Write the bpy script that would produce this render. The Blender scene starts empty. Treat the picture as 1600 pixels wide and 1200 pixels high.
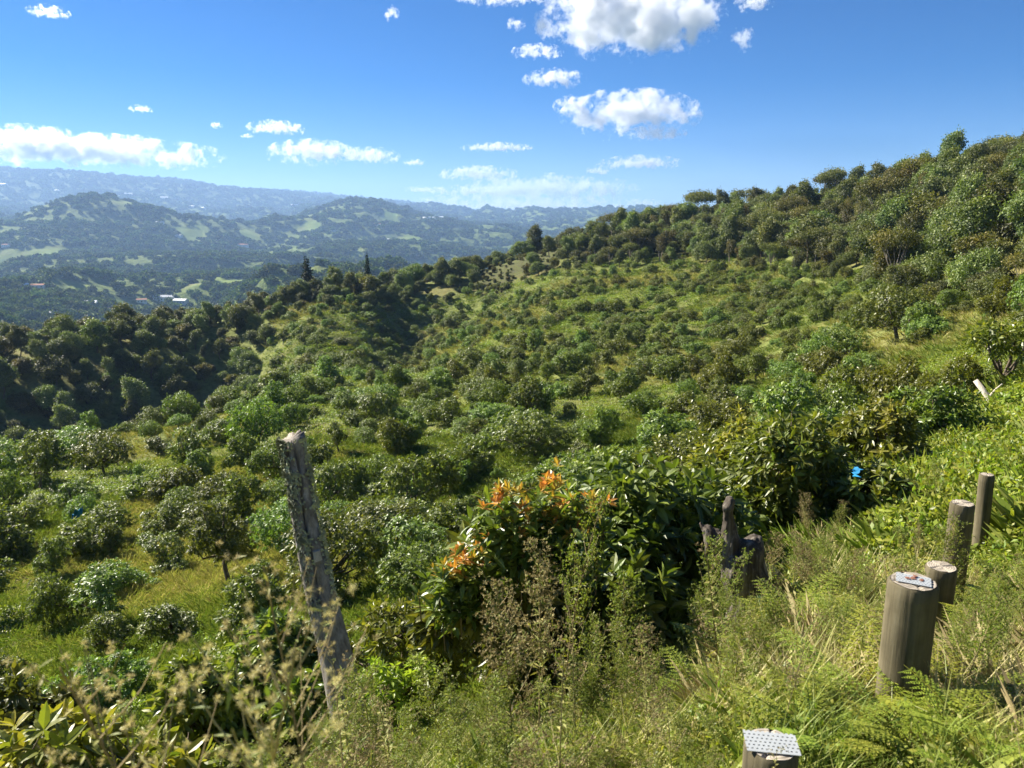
import bpy, bmesh, math, random
import numpy as np
from mathutils import Vector, Matrix, noise as mnoise

random.seed(11)
rng = np.random.default_rng(11)
rad = math.radians
scene = bpy.context.scene
COL = scene.collection

# ------------------------------------------------------------------ camera, sky, sun, exposure
PITCH = 12.0
FPX = 1202.0                       # focal length in photo pixels (1600 wide)
cam_d = bpy.data.cameras.new('camera')
cam = bpy.data.objects.new('camera', cam_d)
COL.objects.link(cam)
cam.location = (0, 0, 0)
cam.rotation_euler = (rad(90 - PITCH), 0, 0)
cam_d.sensor_width = 36.0
cam_d.lens = 36.0 * FPX / 1600.0
cam_d.clip_start = 0.05
cam_d.clip_end = 150000
cam_d.dof.use_dof = True
cam_d.dof.focus_distance = 14.0
cam_d.dof.aperture_fstop = 6.5
scene.camera = cam

SUN_AZ, SUN_EL = -57.0, 34.0       # azimuth from the view axis (left is negative), elevation
world = bpy.data.worlds.new('World')
scene.world = world
world.use_nodes = True
wn = world.node_tree
bg = wn.nodes['Background']
sky = wn.nodes.new('ShaderNodeTexSky')
sky.sky_type = 'NISHITA'
sky.sun_disc = False
sky.sun_elevation = rad(SUN_EL)
sky.sun_rotation = rad(SUN_AZ)
sky.altitude = 3000
sky.air_density = 1.0
sky.dust_density = 0.15
sky.ozone_density = 4.0
hs = wn.nodes.new('ShaderNodeHueSaturation')
hs.inputs['Saturation'].default_value = 1.45
hs.inputs['Hue'].default_value = 0.508
hs.inputs['Value'].default_value = 0.76
wn.links.new(sky.outputs[0], hs.inputs['Color'])
wn.links.new(hs.outputs[0], bg.inputs[0])
bg.inputs[1].default_value = 0.05

sl = bpy.data.lights.new('sun', 'SUN')
sl.energy = 5.0
sl.angle = rad(0.53)
sl.color = (1.0, 0.93, 0.80)
sun = bpy.data.objects.new('sun', sl)
COL.objects.link(sun)
S = Vector((math.cos(rad(SUN_EL)) * math.sin(rad(SUN_AZ)), math.cos(rad(SUN_EL)) * math.cos(rad(SUN_AZ)), math.sin(rad(SUN_EL))))
sun.rotation_euler = (-S).to_track_quat('-Z', 'Y').to_euler()
sun.location = S * 60

vs = scene.view_settings
vs.view_transform = 'Standard'
vs.look = 'None'
vs.gamma = 1.0
vs.use_curve_mapping = False
vs.exposure = 1.65

cy = scene.cycles
cy.use_denoising = True
cy.denoiser = 'OPENIMAGEDENOISE'
cy.denoising_input_passes = 'RGB_ALBEDO_NORMAL'
cy.denoising_prefilter = 'ACCURATE'
cy.use_adaptive_sampling = True
cy.adaptive_threshold = 0.015
cy.max_bounces = 12
cy.diffuse_bounces = 2
cy.glossy_bounces = 2
cy.transmission_bounces = 4
cy.transparent_max_bounces = 8
cy.volume_bounces = 12
cy.volume_step_rate = 1.0
cy.volume_max_steps = 512
cy.sample_clamp_indirect = 6.0
cy.caustics_reflective = False
cy.caustics_refractive = False

# ------------------------------------------------------------------ small helpers
PS, PC = math.sin(rad(PITCH)), math.cos(rad(PITCH))


def ray(u, v):
    """direction of photo pixel (u, v); the y component is not normalised"""
    a, b = (u - 800) / FPX, (v - 600) / FPX
    return np.array([a, PC - b * PS, -PS - b * PC])


def tv(v):
    b = (v - 600) / FPX
    return (PS + b * PC) / (PC - b * PS)


def az_of(u, v=345):
    d = ray(u, v)
    return math.degrees(math.atan2(d[0], d[1]))


def hash2(ix, iy, seed):
    h = (ix.astype(np.int64) * 374761393 + iy.astype(np.int64) * 668265263 + seed * 974711) & 0x7fffffff
    h = ((h ^ (h >> 13)) * 1274126177) & 0x7fffffff
    h = h ^ (h >> 16)
    return (h & 0xffff) / 65535.0


def vnoise(x, y, seed=0):
    x = np.asarray(x, float); y = np.asarray(y, float)
    ix, iy = np.floor(x), np.floor(y)
    fx, fy = x - ix, y - iy
    fx = fx * fx * fx * (fx * (fx * 6 - 15) + 10); fy = fy * fy * fy * (fy * (fy * 6 - 15) + 10)
    a = hash2(ix, iy, seed); b = hash2(ix + 1, iy, seed)
    c = hash2(ix, iy + 1, seed); d = hash2(ix + 1, iy + 1, seed)
    return (a * (1 - fx) + b * fx) * (1 - fy) + (c * (1 - fx) + d * fx) * fy - 0.5


def fbm(x, y, oct=4, seed=0, gain=0.5):
    s, a, f = 0.0, 1.0, 1.0
    for o in range(oct):
        s = s + a * vnoise(x * f + 17.3 * o, y * f - 9.1 * o, seed + o)
        a *= gain; f *= 2.03
    return s


def mesh_np(name, verts, faces, tint=None, smooth=False, mats=()):
    """verts (N,3); faces: list of int arrays (M,3) or (M,4)"""
    me = bpy.data.meshes.new(name)
    verts = np.asarray(verts, np.float32)
    me.vertices.add(len(verts))
    me.vertices.foreach_set('co', verts.ravel())
    faces = [np.asarray(f, np.int32) for f in faces if len(f)]
    loops = np.concatenate([f.ravel() for f in faces])
    sizes = np.concatenate([np.full(len(f), f.shape[1], np.int32) for f in faces])
    starts = np.concatenate([[0], np.cumsum(sizes)[:-1]]).astype(np.int32)
    me.loops.add(len(loops)); me.loops.foreach_set('vertex_index', loops)
    me.polygons.add(len(sizes)); me.polygons.foreach_set('loop_start', starts)
    me.polygons.foreach_set('use_smooth', np.full(len(sizes), smooth, bool))
    if tint is not None:
        at = me.attributes.new('tint', 'FLOAT', 'POINT')
        at.data.foreach_set('value', np.asarray(tint, np.float32))
    me.update(calc_edges=True)
    for m in mats:
        me.materials.append(m)
    return me


def obj(name, me, parent=None, loc=None, kind=None):
    o = bpy.data.objects.new(name, me)
    COL.objects.link(o)
    if parent is not None:
        o.parent = parent
    if loc is not None:
        o.location = loc
    if kind:
        o['kind'] = kind
    return o


def tag(o, label, cat, group=None):
    o['label'] = label; o['category'] = cat
    if group:
        o['group'] = group
    return o


def empty(name, loc=(0, 0, 0), rz=0.0, scale=1.0):
    o = bpy.data.objects.new(name, None)
    o.empty_display_size = 0.2
    COL.objects.link(o)
    o.location = loc; o.rotation_euler = (0, 0, rz)
    o.scale = (scale, scale, scale) if isinstance(scale, (int, float)) else scale
    return o


class MB:
    """collects vertices / faces / tints of one mesh"""
    def __init__(self):
        self.v, self.f3, self.f4, self.t, self.n = [], [], [], [], 0

    def add(self, v, f3=None, f4=None, t=0.5):
        v = np.asarray(v, float)
        self.v.append(v)
        if f3 is not None and len(f3): self.f3.append(np.asarray(f3) + self.n)
        if f4 is not None and len(f4): self.f4.append(np.asarray(f4) + self.n)
        self.t.append(np.broadcast_to(np.asarray(t, float), (len(v),)))
        self.n += len(v)

    def tube(self, pts, radii, k=6, t=0.5, cap=True):
        pts = np.asarray(pts, float); m = len(pts)
        radii = np.broadcast_to(np.asarray(radii, float), (m,))
        tan = np.gradient(pts, axis=0)
        tan /= np.linalg.norm(tan, axis=1)[:, None] + 1e-9
        ref = np.array([0.31, 0.2, 0.93]) if abs(tan[0][2]) < 0.8 else np.array([0.95, 0.3, 0.05])
        a = np.cross(tan, ref); a /= np.linalg.norm(a, axis=1)[:, None] + 1e-9
        b = np.cross(tan, a)
        th = np.arange(k) * 2 * np.pi / k
        ring = pts[:, None, :] + radii[:, None, None] * (np.cos(th)[None, :, None] * a[:, None, :] + np.sin(th)[None, :, None] * b[:, None, :])
        v = ring.reshape(-1, 3)
        i = np.arange(m - 1)[:, None] * k; j = np.arange(k)[None, :]
        q = np.stack([i + j, i + (j + 1) % k, i + k + (j + 1) % k, i + k + j], -1).reshape(-1, 4)
        f3 = []
        if cap:
            v = np.vstack([v, pts[-1:]])
            top = (m - 1) * k
            f3 = [[top + x, top + (x + 1) % k, len(v) - 1] for x in range(k)]
        self.add(v, f3, q, t)

    def mesh(self, name, mats=(), smooth=False):
        fs = []
        if self.f3: fs.append(np.concatenate(self.f3))
        if self.f4: fs.append(np.concatenate(self.f4))
        return mesh_np(name, np.concatenate(self.v), fs, np.concatenate(self.t), smooth, mats)


def norm(a):
    return a / (np.linalg.norm(a, axis=-1, keepdims=True) + 1e-9)


def add_leaves(mb, pos, d, n, L, W, t, detail=0, droop=0.15):
    """leaf blades from pos along d with face normal n; arrays of length N"""
    pos = np.asarray(pos, float); d = norm(np.asarray(d, float))
    n = np.asarray(n, float); n = norm(n - (n * d).sum(1)[:, None] * d)
    s = np.cross(d, n)
    N = len(pos)
    L = np.broadcast_to(np.asarray(L, float), (N,))[:, None]; W = np.broadcast_to(np.asarray(W, float), (N,))[:, None]
    dr = np.array([0, 0, -1.0])[None] * L * droop
    if detail == 0:
        tip = pos + d * L + dr
        mid = pos + d * L * 0.5 + dr * 0.15 - n * W * 0.12
        v = np.stack([pos, mid + s * W * 0.5, tip, mid - s * W * 0.5], 1).reshape(-1, 3)
        b = np.arange(N)[:, None] * 4
        mb.add(v, np.concatenate([b + [0, 1, 2], b + [0, 2, 3]]), None, np.repeat(t, 4))
    else:
        tip = pos + d * L + dr
        c1 = pos + d * L * 0.36 + dr * 0.13; c2 = pos + d * L * 0.7 + dr * 0.45
        up = n * W * 0.16
        v = np.stack([pos, c1 + s * W * 0.5 + up, c1, c1 - s * W * 0.5 + up,
                      c2 + s * W * 0.42 + up, c2, c2 - s * W * 0.42 + up, tip], 1).reshape(-1, 3)
        b = np.arange(N)[:, None] * 8
        mb.add(v, np.concatenate([b + [0, 1, 2], b + [0, 2, 3], b + [4, 7, 5], b + [5, 7, 6]]),
               np.concatenate([b + [1, 4, 5, 2], b + [2, 5, 6, 3]]), np.repeat(t, 8))


# ------------------------------------------------------------------ terrain: knot lines over azimuth
def Z(a, R, v):
    """ground height at distance R that shows at image row v for azimuth a"""
    return -math.cos(rad(a)) * tv(v) * R


def kn(a, *pairs):
    """each pair is (R, v) for a row seen in the photo or (R, 'z', height)"""
    return a, [(p[0], Z(a, p[0], p[1]) if len(p) == 2 else p[2]) for p in pairs]


z = 'z'
COLS = [
    kn(-180, (2.5, z, -1.6), (6, z, -1.2), (14, z, 2), (32, z, 9), (85, z, 24), (120, z, 30), (155, z, 36), (185, z, 40)),
    kn(-120, (2.5, z, -2.2), (6, z, -3.6), (14, z, -7), (32, z, -10), (85, z, -14), (120, z, -20), (155, z, -24), (185, z, -26)),
    kn(-80, (2.5, z, -2.7), (6, z, -5.0), (14, z, -11), (32, z, -16), (85, z, -24), (120, z, -40), (155, z, -44), (185, z, -34)),
    kn(-50, (2.5, z, -2.7), (6, z, -4.9), (14, z, -10.3), (32, z, -15), (85, z, -21), (122, z, -46), (150, z, -46), (183, z, -28)),
    kn(-33, (2.5, z, -2.65), (6, z, -5.1), (14, z, -9.6), (32, 930), (85, 690), (122, z, -46), (164, z, -46), (186, 519)),
    kn(-26, (2.5, z, -2.5), (6, z, -4.9), (14, z, -9.4), (32, 900), (88, 668), (126, z, -46), (171, z, -45), (193, 502)),
    kn(-20, (2.5, z, -2.3), (6, z, -4.75), (14, z, -9.1), (33, 870), (95, 632), (132, z, -45), (183, z, -42), (205, 476)),
    kn(-16, (2.5, z, -2.2), (6, z, -4.65), (14, z, -8.9), (34, 855), (97, 602), (135, 592), (168, 538), (208, 462)),
    kn(-12, (2.5, z, -2.15), (6, z, -4.55), (14, z, -8.7), (35, 840), (100, 597), (140, 575), (175, 520), (216, 445)),
    kn(-8, (2.5, z, -2.1), (6, z, -4.45), (14, z, -8.5), (36, 820), (108, 588), (140, z, -34), (203, z, -35), (229, 424)),
    kn(-2, (2.5, z, -2.05), (6, z, -4.35), (14, z, -8.2), (38, 790), (110, 558), (150, 522), (215, z, -25), (240, 398)),
    kn(4, (2.5, z, -2.0), (6, z, -4.15), (14, z, -7.7), (40, 760), (110, 545), (160, 480), (218, 428), (262, 366)),
    kn(10, (2.5, z, -1.95), (6, z, -3.8), (14, z, -7.1), (40, 730), (100, 560), (150, 480), (212, 414), (268, 346)),
    kn(16, (2.5, z, -1.85), (6, z, -3.3), (14, z, -6.2), (40, 700), (90, 580), (140, 480), (200, 402), (260, 332)),
    kn(22, (2.5, z, -1.72), (6, z, -2.75), (14, z, -5.0), (38, 670), (75, 560), (120, 470), (180, 385), (240, 308)),
    kn(28, (2.5, z, -1.7), (6, z, -2.75), (14, z, -4.2), (30, 640), (60, 540), (100, 455), (150, 368), (210, 275)),
    kn(34, (2.5, z, -1.66), (6, z, -2.6), (14, 740), (25, 610), (50, 520), (80, 440), (120, 352), (180, 235)),
    kn(42, (2.5, z, -1.6), (6, z, -2.1), (14, z, -3.0), (25, z, -3.2), (50, z, -2.0), (80, z, 0), (120, z, 6), (180, z, 24)),
    kn(70, (2.5, z, -1.6), (6, z, -1.8), (14, z, -1.6), (25, z, -1), (50, z, 3), (80, z, 9), (120, z, 20), (180, z, 38)),
    kn(120, (2.5, z, -1.6), (6, z, -1.5), (14, z, -0.5), (25, z, 3), (50, z, 12), (80, z, 20), (120, z, 30), (180, z, 46)),
    kn(180, (2.5, z, -1.6), (6, z, -1.2), (14, z, 2), (32, z, 9), (85, z, 24), (120, z, 30), (155, z, 36), (185, z, 40)),
]
# skyline of the far range (photo column, row) and where it stands
SKY = [(-400, 262), (-200, 258), (0, 257), (109, 264), (187, 271), (312, 281), (375, 291), (450, 298), (506, 305), (580, 314),
       (640, 318), (670, 325), (710, 334), (735, 339), (790, 338), (850, 341), (1000, 344), (1300, 346), (2000, 346)]
AZG = np.arange(-180, 180.01, 0.25)
RG = np.concatenate([[0.0], np.geomspace(0.8, 24000, 520)])
LRG = np.log(np.maximum(RG, 0.4))


def gsmooth(a, sig, axis, wrap=False):
    k = np.arange(-int(3 * sig) - 1, int(3 * sig) + 2)
    w = np.exp(-0.5 * (k / sig) ** 2); w /= w.sum()
    pad = [(0, 0)] * a.ndim; pad[axis] = (len(k) // 2, len(k) // 2)
    ap = np.pad(a, pad, mode='wrap' if wrap else 'edge')
    out = np.zeros_like(a)
    for i, wi in enumerate(w):
        sl_ = [slice(None)] * a.ndim; sl_[axis] = slice(i, i + a.shape[axis])
        out += wi * ap[tuple(sl_)]
    return out


def build_table():
    ca = np.array([c[0] for c in COLS], float)
    nk = len(COLS[0][1])
    KR = np.stack([gsmooth(np.interp(AZG, ca, [c[1][k][0] for c in COLS]), 5, 0, True) for k in range(nk)], 1)
    KZ = np.stack([gsmooth(np.interp(AZG, ca, [c[1][k][1] for c in COLS]), 5, 0, True) for k in range(nk)], 1)
    su = np.array([math.degrees(math.atan2((s[0] - 800) / FPX, PC + 0.2126 * PS)) for s in SKY])
    sv = np.interp(AZG, su, [s[1] for s in SKY])
    sR = np.interp(AZG, [-40, -22, -17, -13, 0, 40], [9000, 9300, 9800, 10800, 11500, 12000])
    T = np.zeros((len(AZG), len(RG)))
    for i, a in enumerate(AZG):
        r8, z8 = KR[i, -1], KZ[i, -1]
        c = max(0.35, math.cos(rad(a)))
        front = abs(a) < 75
        cz = -c * tv(sv[i]) * sR[i]
        base = -150 if front else -150
        rr = [0, *KR[i], r8 + 25, r8 + 90, r8 + 260, 900, 1500, 2400, 3200, 5000, 6600, 8100, sR[i], sR[i] + 1600, 16000, 24000]
        zz = [-1.62, *KZ[i], z8 - 4, z8 - 36, min(-80, z8 - 90), -138, -146 * 1, -146, -128, -58, 10, cz * 0.62, cz, cz * 0.5 - 80, -200, -250]
        T[i] = np.interp(RG, rr, zz)
    T[:, RG < 400] = gsmooth(T[:, RG < 400], 4.0, 1)
    T[:, RG >= 400] = gsmooth(T[:, RG >= 400], 2.0, 1)
    return T, KR, KZ


TAB, KNR, KNZ = build_table()
# single hills in the valley: photo column, top row, distance, half widths along / across in metres
HILLS = [(140, 303, 3600, 300, 420), (565, 311, 4600, 270, 500), (60, 345, 3300, 260, 300), (250, 340, 3700, 260, 380), (330, 398, 2350, 330, 160), (285, 428, 1650, 140, 120),
         (500, 352, 4000, 420, 300), (700, 350, 5200, 600, 300), (620, 380, 2900, 300, 250), (90, 405, 2300, 150, 160),
         (420, 420, 1750, 160, 110), (30, 470, 1250, 110, 120), (660, 345, 6200, 500, 500)]


def table(az, R):
    fa = np.clip((np.asarray(az) + 180) / 0.25, 0, len(AZG) - 1.001)
    ia = fa.astype(int); ta = fa - ia
    fr = np.clip(np.interp(np.log(np.maximum(R, 0.4)), LRG, np.arange(len(RG))), 0, len(RG) - 1.001)
    ir = fr.astype(int); tr = fr - ir
    return (TAB[ia, ir] * (1 - ta) * (1 - tr) + TAB[ia + 1, ir] * ta * (1 - tr) + TAB[ia, ir + 1] * (1 - ta) * tr + TAB[ia + 1, ir + 1] * ta * tr)


def sstep(e0, e1, x):
    t = np.clip((x - e0) / (e1 - e0), 0, 1)
    return t * t * (3 - 2 * t)


_hill = []


def H(x, y):
    x = np.asarray(x, float); y = np.asarray(y, float)
    R = np.hypot(x, y); az = np.degrees(np.arctan2(x, y))
    h = table(az, R)
    near = sstep(1.0, 12, R) * 0.18 + sstep(20, 80, R) * 0.9
    h = h + near * fbm(x / 9.0, y / 9.0, 3, 3) + 0.10 * sstep(1.5, 5, R) * fbm(x / 1.3, y / 1.3, 3, 5)
    far = sstep(420, 1100, R) * (1 - 0.72 * sstep(6600, 9000, R))
    n = fbm(x / 900.0, y / 900.0, 5, 21, 0.55)
    ridged = 0.5 - np.abs(fbm(x / 480.0, y / 480.0, 4, 51, 0.5)) * 2.0
    h = h + far * (n * 105 + ridged * 70)
    big = sstep(5200, 7500, R)
    h = h + big * (0.5 - np.abs(fbm(x / 1500.0, y / 1500.0, 4, 77, 0.5)) * 2.2) * 90 * (1 - 0.75 * sstep(8300, 9000, R))
    for (cx, cy, top, s1, s2) in _hill:
        dx, dy = x - cx, y - cy
        rr = math.hypot(cx, cy); ex, ey = cy / rr, -cx / rr
        p = dx * ex + dy * ey; q = (dx * cx + dy * cy) / rr
        g = np.exp(-0.5 * (np.abs(p / s1) ** 2.0 + np.abs(q / s2) ** 2.0))
        h = h + g * np.maximum(0, top + n * 22 - h)
    return h


for (hu, hv, hR, s1, s2) in HILLS:
    d = ray(hu, hv); k = hR / math.hypot(d[0], d[1])
    _hill.append((d[0] * k, d[1] * k, d[2] * k, s1, s2))


def H1(x, y):
    return float(H(np.array([x]), np.array([y]))[0])


RAYK = np.concatenate([np.geomspace(1.2, 400, 900), np.geomspace(402, 15000, 900)])


def hit(u, v, rmin=1.0):
    """where the ray of photo pixel (u, v) meets the ground"""
    d = ray(u, v)
    P_ = RAYK[:, None] * d[None]
    below = (P_[:, 2] < H(P_[:, 0], P_[:, 1])) & (RAYK > rmin)
    i = int(np.argmax(below)) if below.any() else len(RAYK) - 1
    p = P_[i]
    return Vector((p[0], p[1], H1(p[0], p[1])))


def at_R(u, v, R):
    """ground point under photo pixel (u, v) at horizontal distance R, and the height the pixel shows there"""
    d = ray(u, v); k = R / math.hypot(d[0], d[1])
    return Vector((d[0] * k, d[1] * k, H1(d[0] * k, d[1] * k))), d[2] * k


def project(x, y, zz):
    f = y * PC - zz * PS
    return 800 + FPX * x / f, 600 + FPX * (-(y * PS + zz * PC)) / f


# ------------------------------------------------------------------ materials
def new_mat(name):
    m = bpy.data.materials.new(name); m.use_nodes = True
    nt = m.node_tree
    b = nt.nodes['Principled BSDF']; o = nt.nodes['Material Output']
    return m, nt, b, o


def nd(nt, typ, **kw):
    n = nt.nodes.new(typ)
    for k, v in kw.items():
        if isinstance(k, str) and hasattr(n, k):
            setattr(n, k, v)
    return n


def ramp(nt, fac, stops):
    r = nt.nodes.new('ShaderNodeValToRGB')
    e = r.color_ramp.elements
    while len(e) > 2: e.remove(e[-1])
    for i, (p, c) in enumerate(stops):
        if i < 2:
            el = e[i]
        else:
            el = e.new(p)
        el.position = p; el.color = (*c, 1)
    if fac is not None:
        nt.links.new(fac, r.inputs[0])
    return r


def mathn(nt, op, a, b=None, c=None):
    n = nt.nodes.new('ShaderNodeMath'); n.operation = op
    for i, x in enumerate((a, b, c)):
        if x is None: continue
        if isinstance(x, (int, float)): n.inputs[i].default_value = x
        else: nt.links.new(x, n.inputs[i])
    return n.outputs[0]


def noise_n(nt, scale, detail=4, vec=None, rough=0.55):
    n = nt.nodes.new('ShaderNodeTexNoise')
    n.inputs['Scale'].default_value = scale; n.inputs['Detail'].default_value = detail; n.inputs['Roughness'].default_value = rough
    if vec is not None: nt.links.new(vec, n.inputs['Vector'])
    return n


def mixc(nt, fac, a, b, mode='MIX'):
    m = nt.nodes.new('ShaderNodeMix'); m.data_type = 'RGBA'; m.blend_type = mode
    for s, x in ((0, fac), (6, a), (7, b)):
        if isinstance(x, (int, float)): m.inputs[s].default_value = x
        elif isinstance(x, tuple): m.inputs[s].default_value = (*x, 1)
        else: nt.links.new(x, m.inputs[s])
    return m.outputs[2]


def leaf_mat(name, stops, rough=0.42, trans=0.3, spec=0.5, objvar=0.25, tcol=(1.25, 1.35, 0.5), hue0=0.455):
    m, nt, b, o = new_mat(name)
    a = nd(nt, 'ShaderNodeAttribute'); a.attribute_name = 'tint'
    r = ramp(nt, a.outputs['Fac'], stops)
    oi = nd(nt, 'ShaderNodeObjectInfo')
    hsv = nd(nt, 'ShaderNodeHueSaturation')
    nt.links.new(r.outputs[0], hsv.inputs['Color'])
    nt.links.new(mathn(nt, 'MULTIPLY_ADD', oi.outputs['Random'], 0.055 if hue0 < 0.47 else 0.02, hue0), hsv.inputs['Hue'])
    nt.links.new(mathn(nt, 'MULTIPLY_ADD', oi.outputs['Random'], 2 * objvar, 1 - objvar), hsv.inputs['Value'])
    nt.links.new(hsv.outputs[0], b.inputs['Base Color'])
    b.inputs['Roughness'].default_value = rough
    b.inputs['Specular IOR Level'].default_value = spec
    tr = nd(nt, 'ShaderNodeBsdfTranslucent')
    tc = mixc(nt, 1.0, hsv.outputs[0], tcol, 'MULTIPLY')
    nt.links.new(tc, tr.inputs[0])
    mx = nd(nt, 'ShaderNodeMixShader'); mx.inputs[0].default_value = trans
    nt.links.new(b.outputs[0], mx.inputs[1]); nt.links.new(tr.outputs[0], mx.inputs[2])
    nt.links.new(mx.outputs[0], o.inputs[0])
    return m


M = {}
M['avocado'] = leaf_mat('avocado_leaf', [(0.0, (0.032, 0.055, 0.012)), (0.5, (0.10, 0.14, 0.025)), (0.8, (0.17, 0.21, 0.036)), (1.0, (0.27, 0.29, 0.05))], 0.42, 0.30, 0.48)
M['avocado_far'] = leaf_mat('avocado_leaf_distant', [(0.0, (0.042, 0.076, 0.016)), (0.55, (0.13, 0.195, 0.038)), (1.0, (0.28, 0.34, 0.07))], 0.47, 0.28, 0.45, 0.32)
M['young'] = leaf_mat('young_leaf', [(0.0, (0.06, 0.09, 0.016)), (0.6, (0.16, 0.20, 0.03)), (1.0, (0.33, 0.32, 0.045))], 0.4, 0.34, 0.5, 0.15)
M['flush'] = leaf_mat('orange_leaf', [(0.0, (0.14, 0.21, 0.03)), (0.35, (0.42, 0.37, 0.055)), (0.62, (0.56, 0.33, 0.06)), (1.0, (0.58, 0.23, 0.08))], 0.4, 0.4, 0.5, 0.1, (1.2, 1.0, 0.6), 0.49)
M['forest'] = leaf_mat('forest_leaf', [(0.0, (0.038, 0.058, 0.017)), (0.6, (0.12, 0.155, 0.042)), (1.0, (0.25, 0.265, 0.09))], 0.52, 0.26, 0.35, 0.48, hue0=0.462)
M['olive'] = leaf_mat('olive_leaf', [(0.0, (0.035, 0.05, 0.014)), (0.6, (0.13, 0.14, 0.032)), (1.0, (0.30, 0.26, 0.07))], 0.5, 0.28, 0.3, 0.3)
M['conifer'] = leaf_mat('conifer_leaf', [(0.0, (0.012, 0.028, 0.016)), (1.0, (0.03, 0.055, 0.028))], 0.55, 0.12, 0.3, 0.2)
M['grass'] = leaf_mat('grass_blade', [(0.0, (0.12, 0.18, 0.026)), (0.42, (0.24, 0.30, 0.05)), (0.68, (0.38, 0.37, 0.11)), (1.0, (0.54, 0.45, 0.23))], 0.5, 0.36, 0.3, 0.15, (1.1, 1.12, 0.7), hue0=0.49)
M['weed'] = leaf_mat('weed_leaf', [(0.0, (0.11, 0.17, 0.022)), (0.6, (0.22, 0.29, 0.04)), (1.0, (0.38, 0.41, 0.08))], 0.45, 0.42, 0.4, 0.15)
M['fern'] = leaf_mat('fern_leaf', [(0.0, (0.15, 0.22, 0.025)), (1.0, (0.34, 0.40, 0.06))], 0.45, 0.42, 0.4, 0.12)
M['darkfern'] = leaf_mat('dark_fern_leaf', [(0.0, (0.02, 0.045, 0.014)), (1.0, (0.05, 0.08, 0.02))], 0.4, 0.25, 0.5, 0.1)
M['fleabane'] = leaf_mat('fleabane_leaf', [(0.0, (0.11, 0.15, 0.028)), (0.6, (0.22, 0.25, 0.055)), (1.0, (0.40, 0.36, 0.13))], 0.55, 0.38, 0.25, 0.15, hue0=0.49)
M['seedhead'] = leaf_mat('seed_head', [(0.0, (0.36, 0.31, 0.12)), (0.6, (0.54, 0.48, 0.22)), (1.0, (0.72, 0.66, 0.40))], 0.8, 0.35, 0.1, 0.15, (1.1, 1.05, 0.85), 0.49)
M['drystem'] = leaf_mat('dry_stem', [(0.0, (0.20, 0.16, 0.07)), (1.0, (0.48, 0.40, 0.20))], 0.7, 0.2, 0.2, 0.15, (1, 1, 0.9), 0.49)
M['witherhead'] = leaf_mat('withered_head', [(0.0, (0.14, 0.10, 0.05)), (0.6, (0.26, 0.21, 0.10)), (1.0, (0.42, 0.36, 0.20))], 0.8, 0.25, 0.1, 0.15, (1.1, 1.05, 0.85), 0.49)
M['far_tree'] = leaf_mat('far_tree_leaf', [(0.0, (0.05, 0.085, 0.024)), (0.6, (0.12, 0.17, 0.045)), (1.0, (0.23, 0.27, 0.075))], 0.8, 0.12, 0.05, 0.4)


def bark_mat(name, c0, c1, scale=6):
    m, nt, b, o = new_mat(name)
    tc = nd(nt, 'ShaderNodeTexCoord')
    mp = nd(nt, 'ShaderNodeMapping'); mp.inputs['Scale'].default_value = (scale, scale, scale * 0.18)
    nt.links.new(tc.outputs['Object'], mp.inputs[0])
    n = noise_n(nt, 3.0, 6, mp.outputs[0], 0.65)
    r = ramp(nt, n.outputs[0], [(0.3, c0), (0.7, c1)])
    nt.links.new(r.outputs[0], b.inputs['Base Color'])
    b.inputs['Roughness'].default_value = 0.85
    b.inputs['Specular IOR Level'].default_value = 0.2
    bp = nd(nt, 'ShaderNodeBump'); bp.inputs['Strength'].default_value = 0.5; bp.inputs['Distance'].default_value = 0.02
    nt.links.new(n.outputs[0], bp.inputs['Height']); nt.links.new(bp.outputs[0], b.inputs['Normal'])
    return m


M['bark'] = bark_mat('tree_bark', (0.06, 0.045, 0.03), (0.17, 0.14, 0.10))
M['palebark'] = bark_mat('pale_bark', (0.30, 0.26, 0.20), (0.55, 0.50, 0.42))
M['greybark'] = bark_mat('grey_bark', (0.12, 0.10, 0.08), (0.28, 0.25, 0.20))


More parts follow.
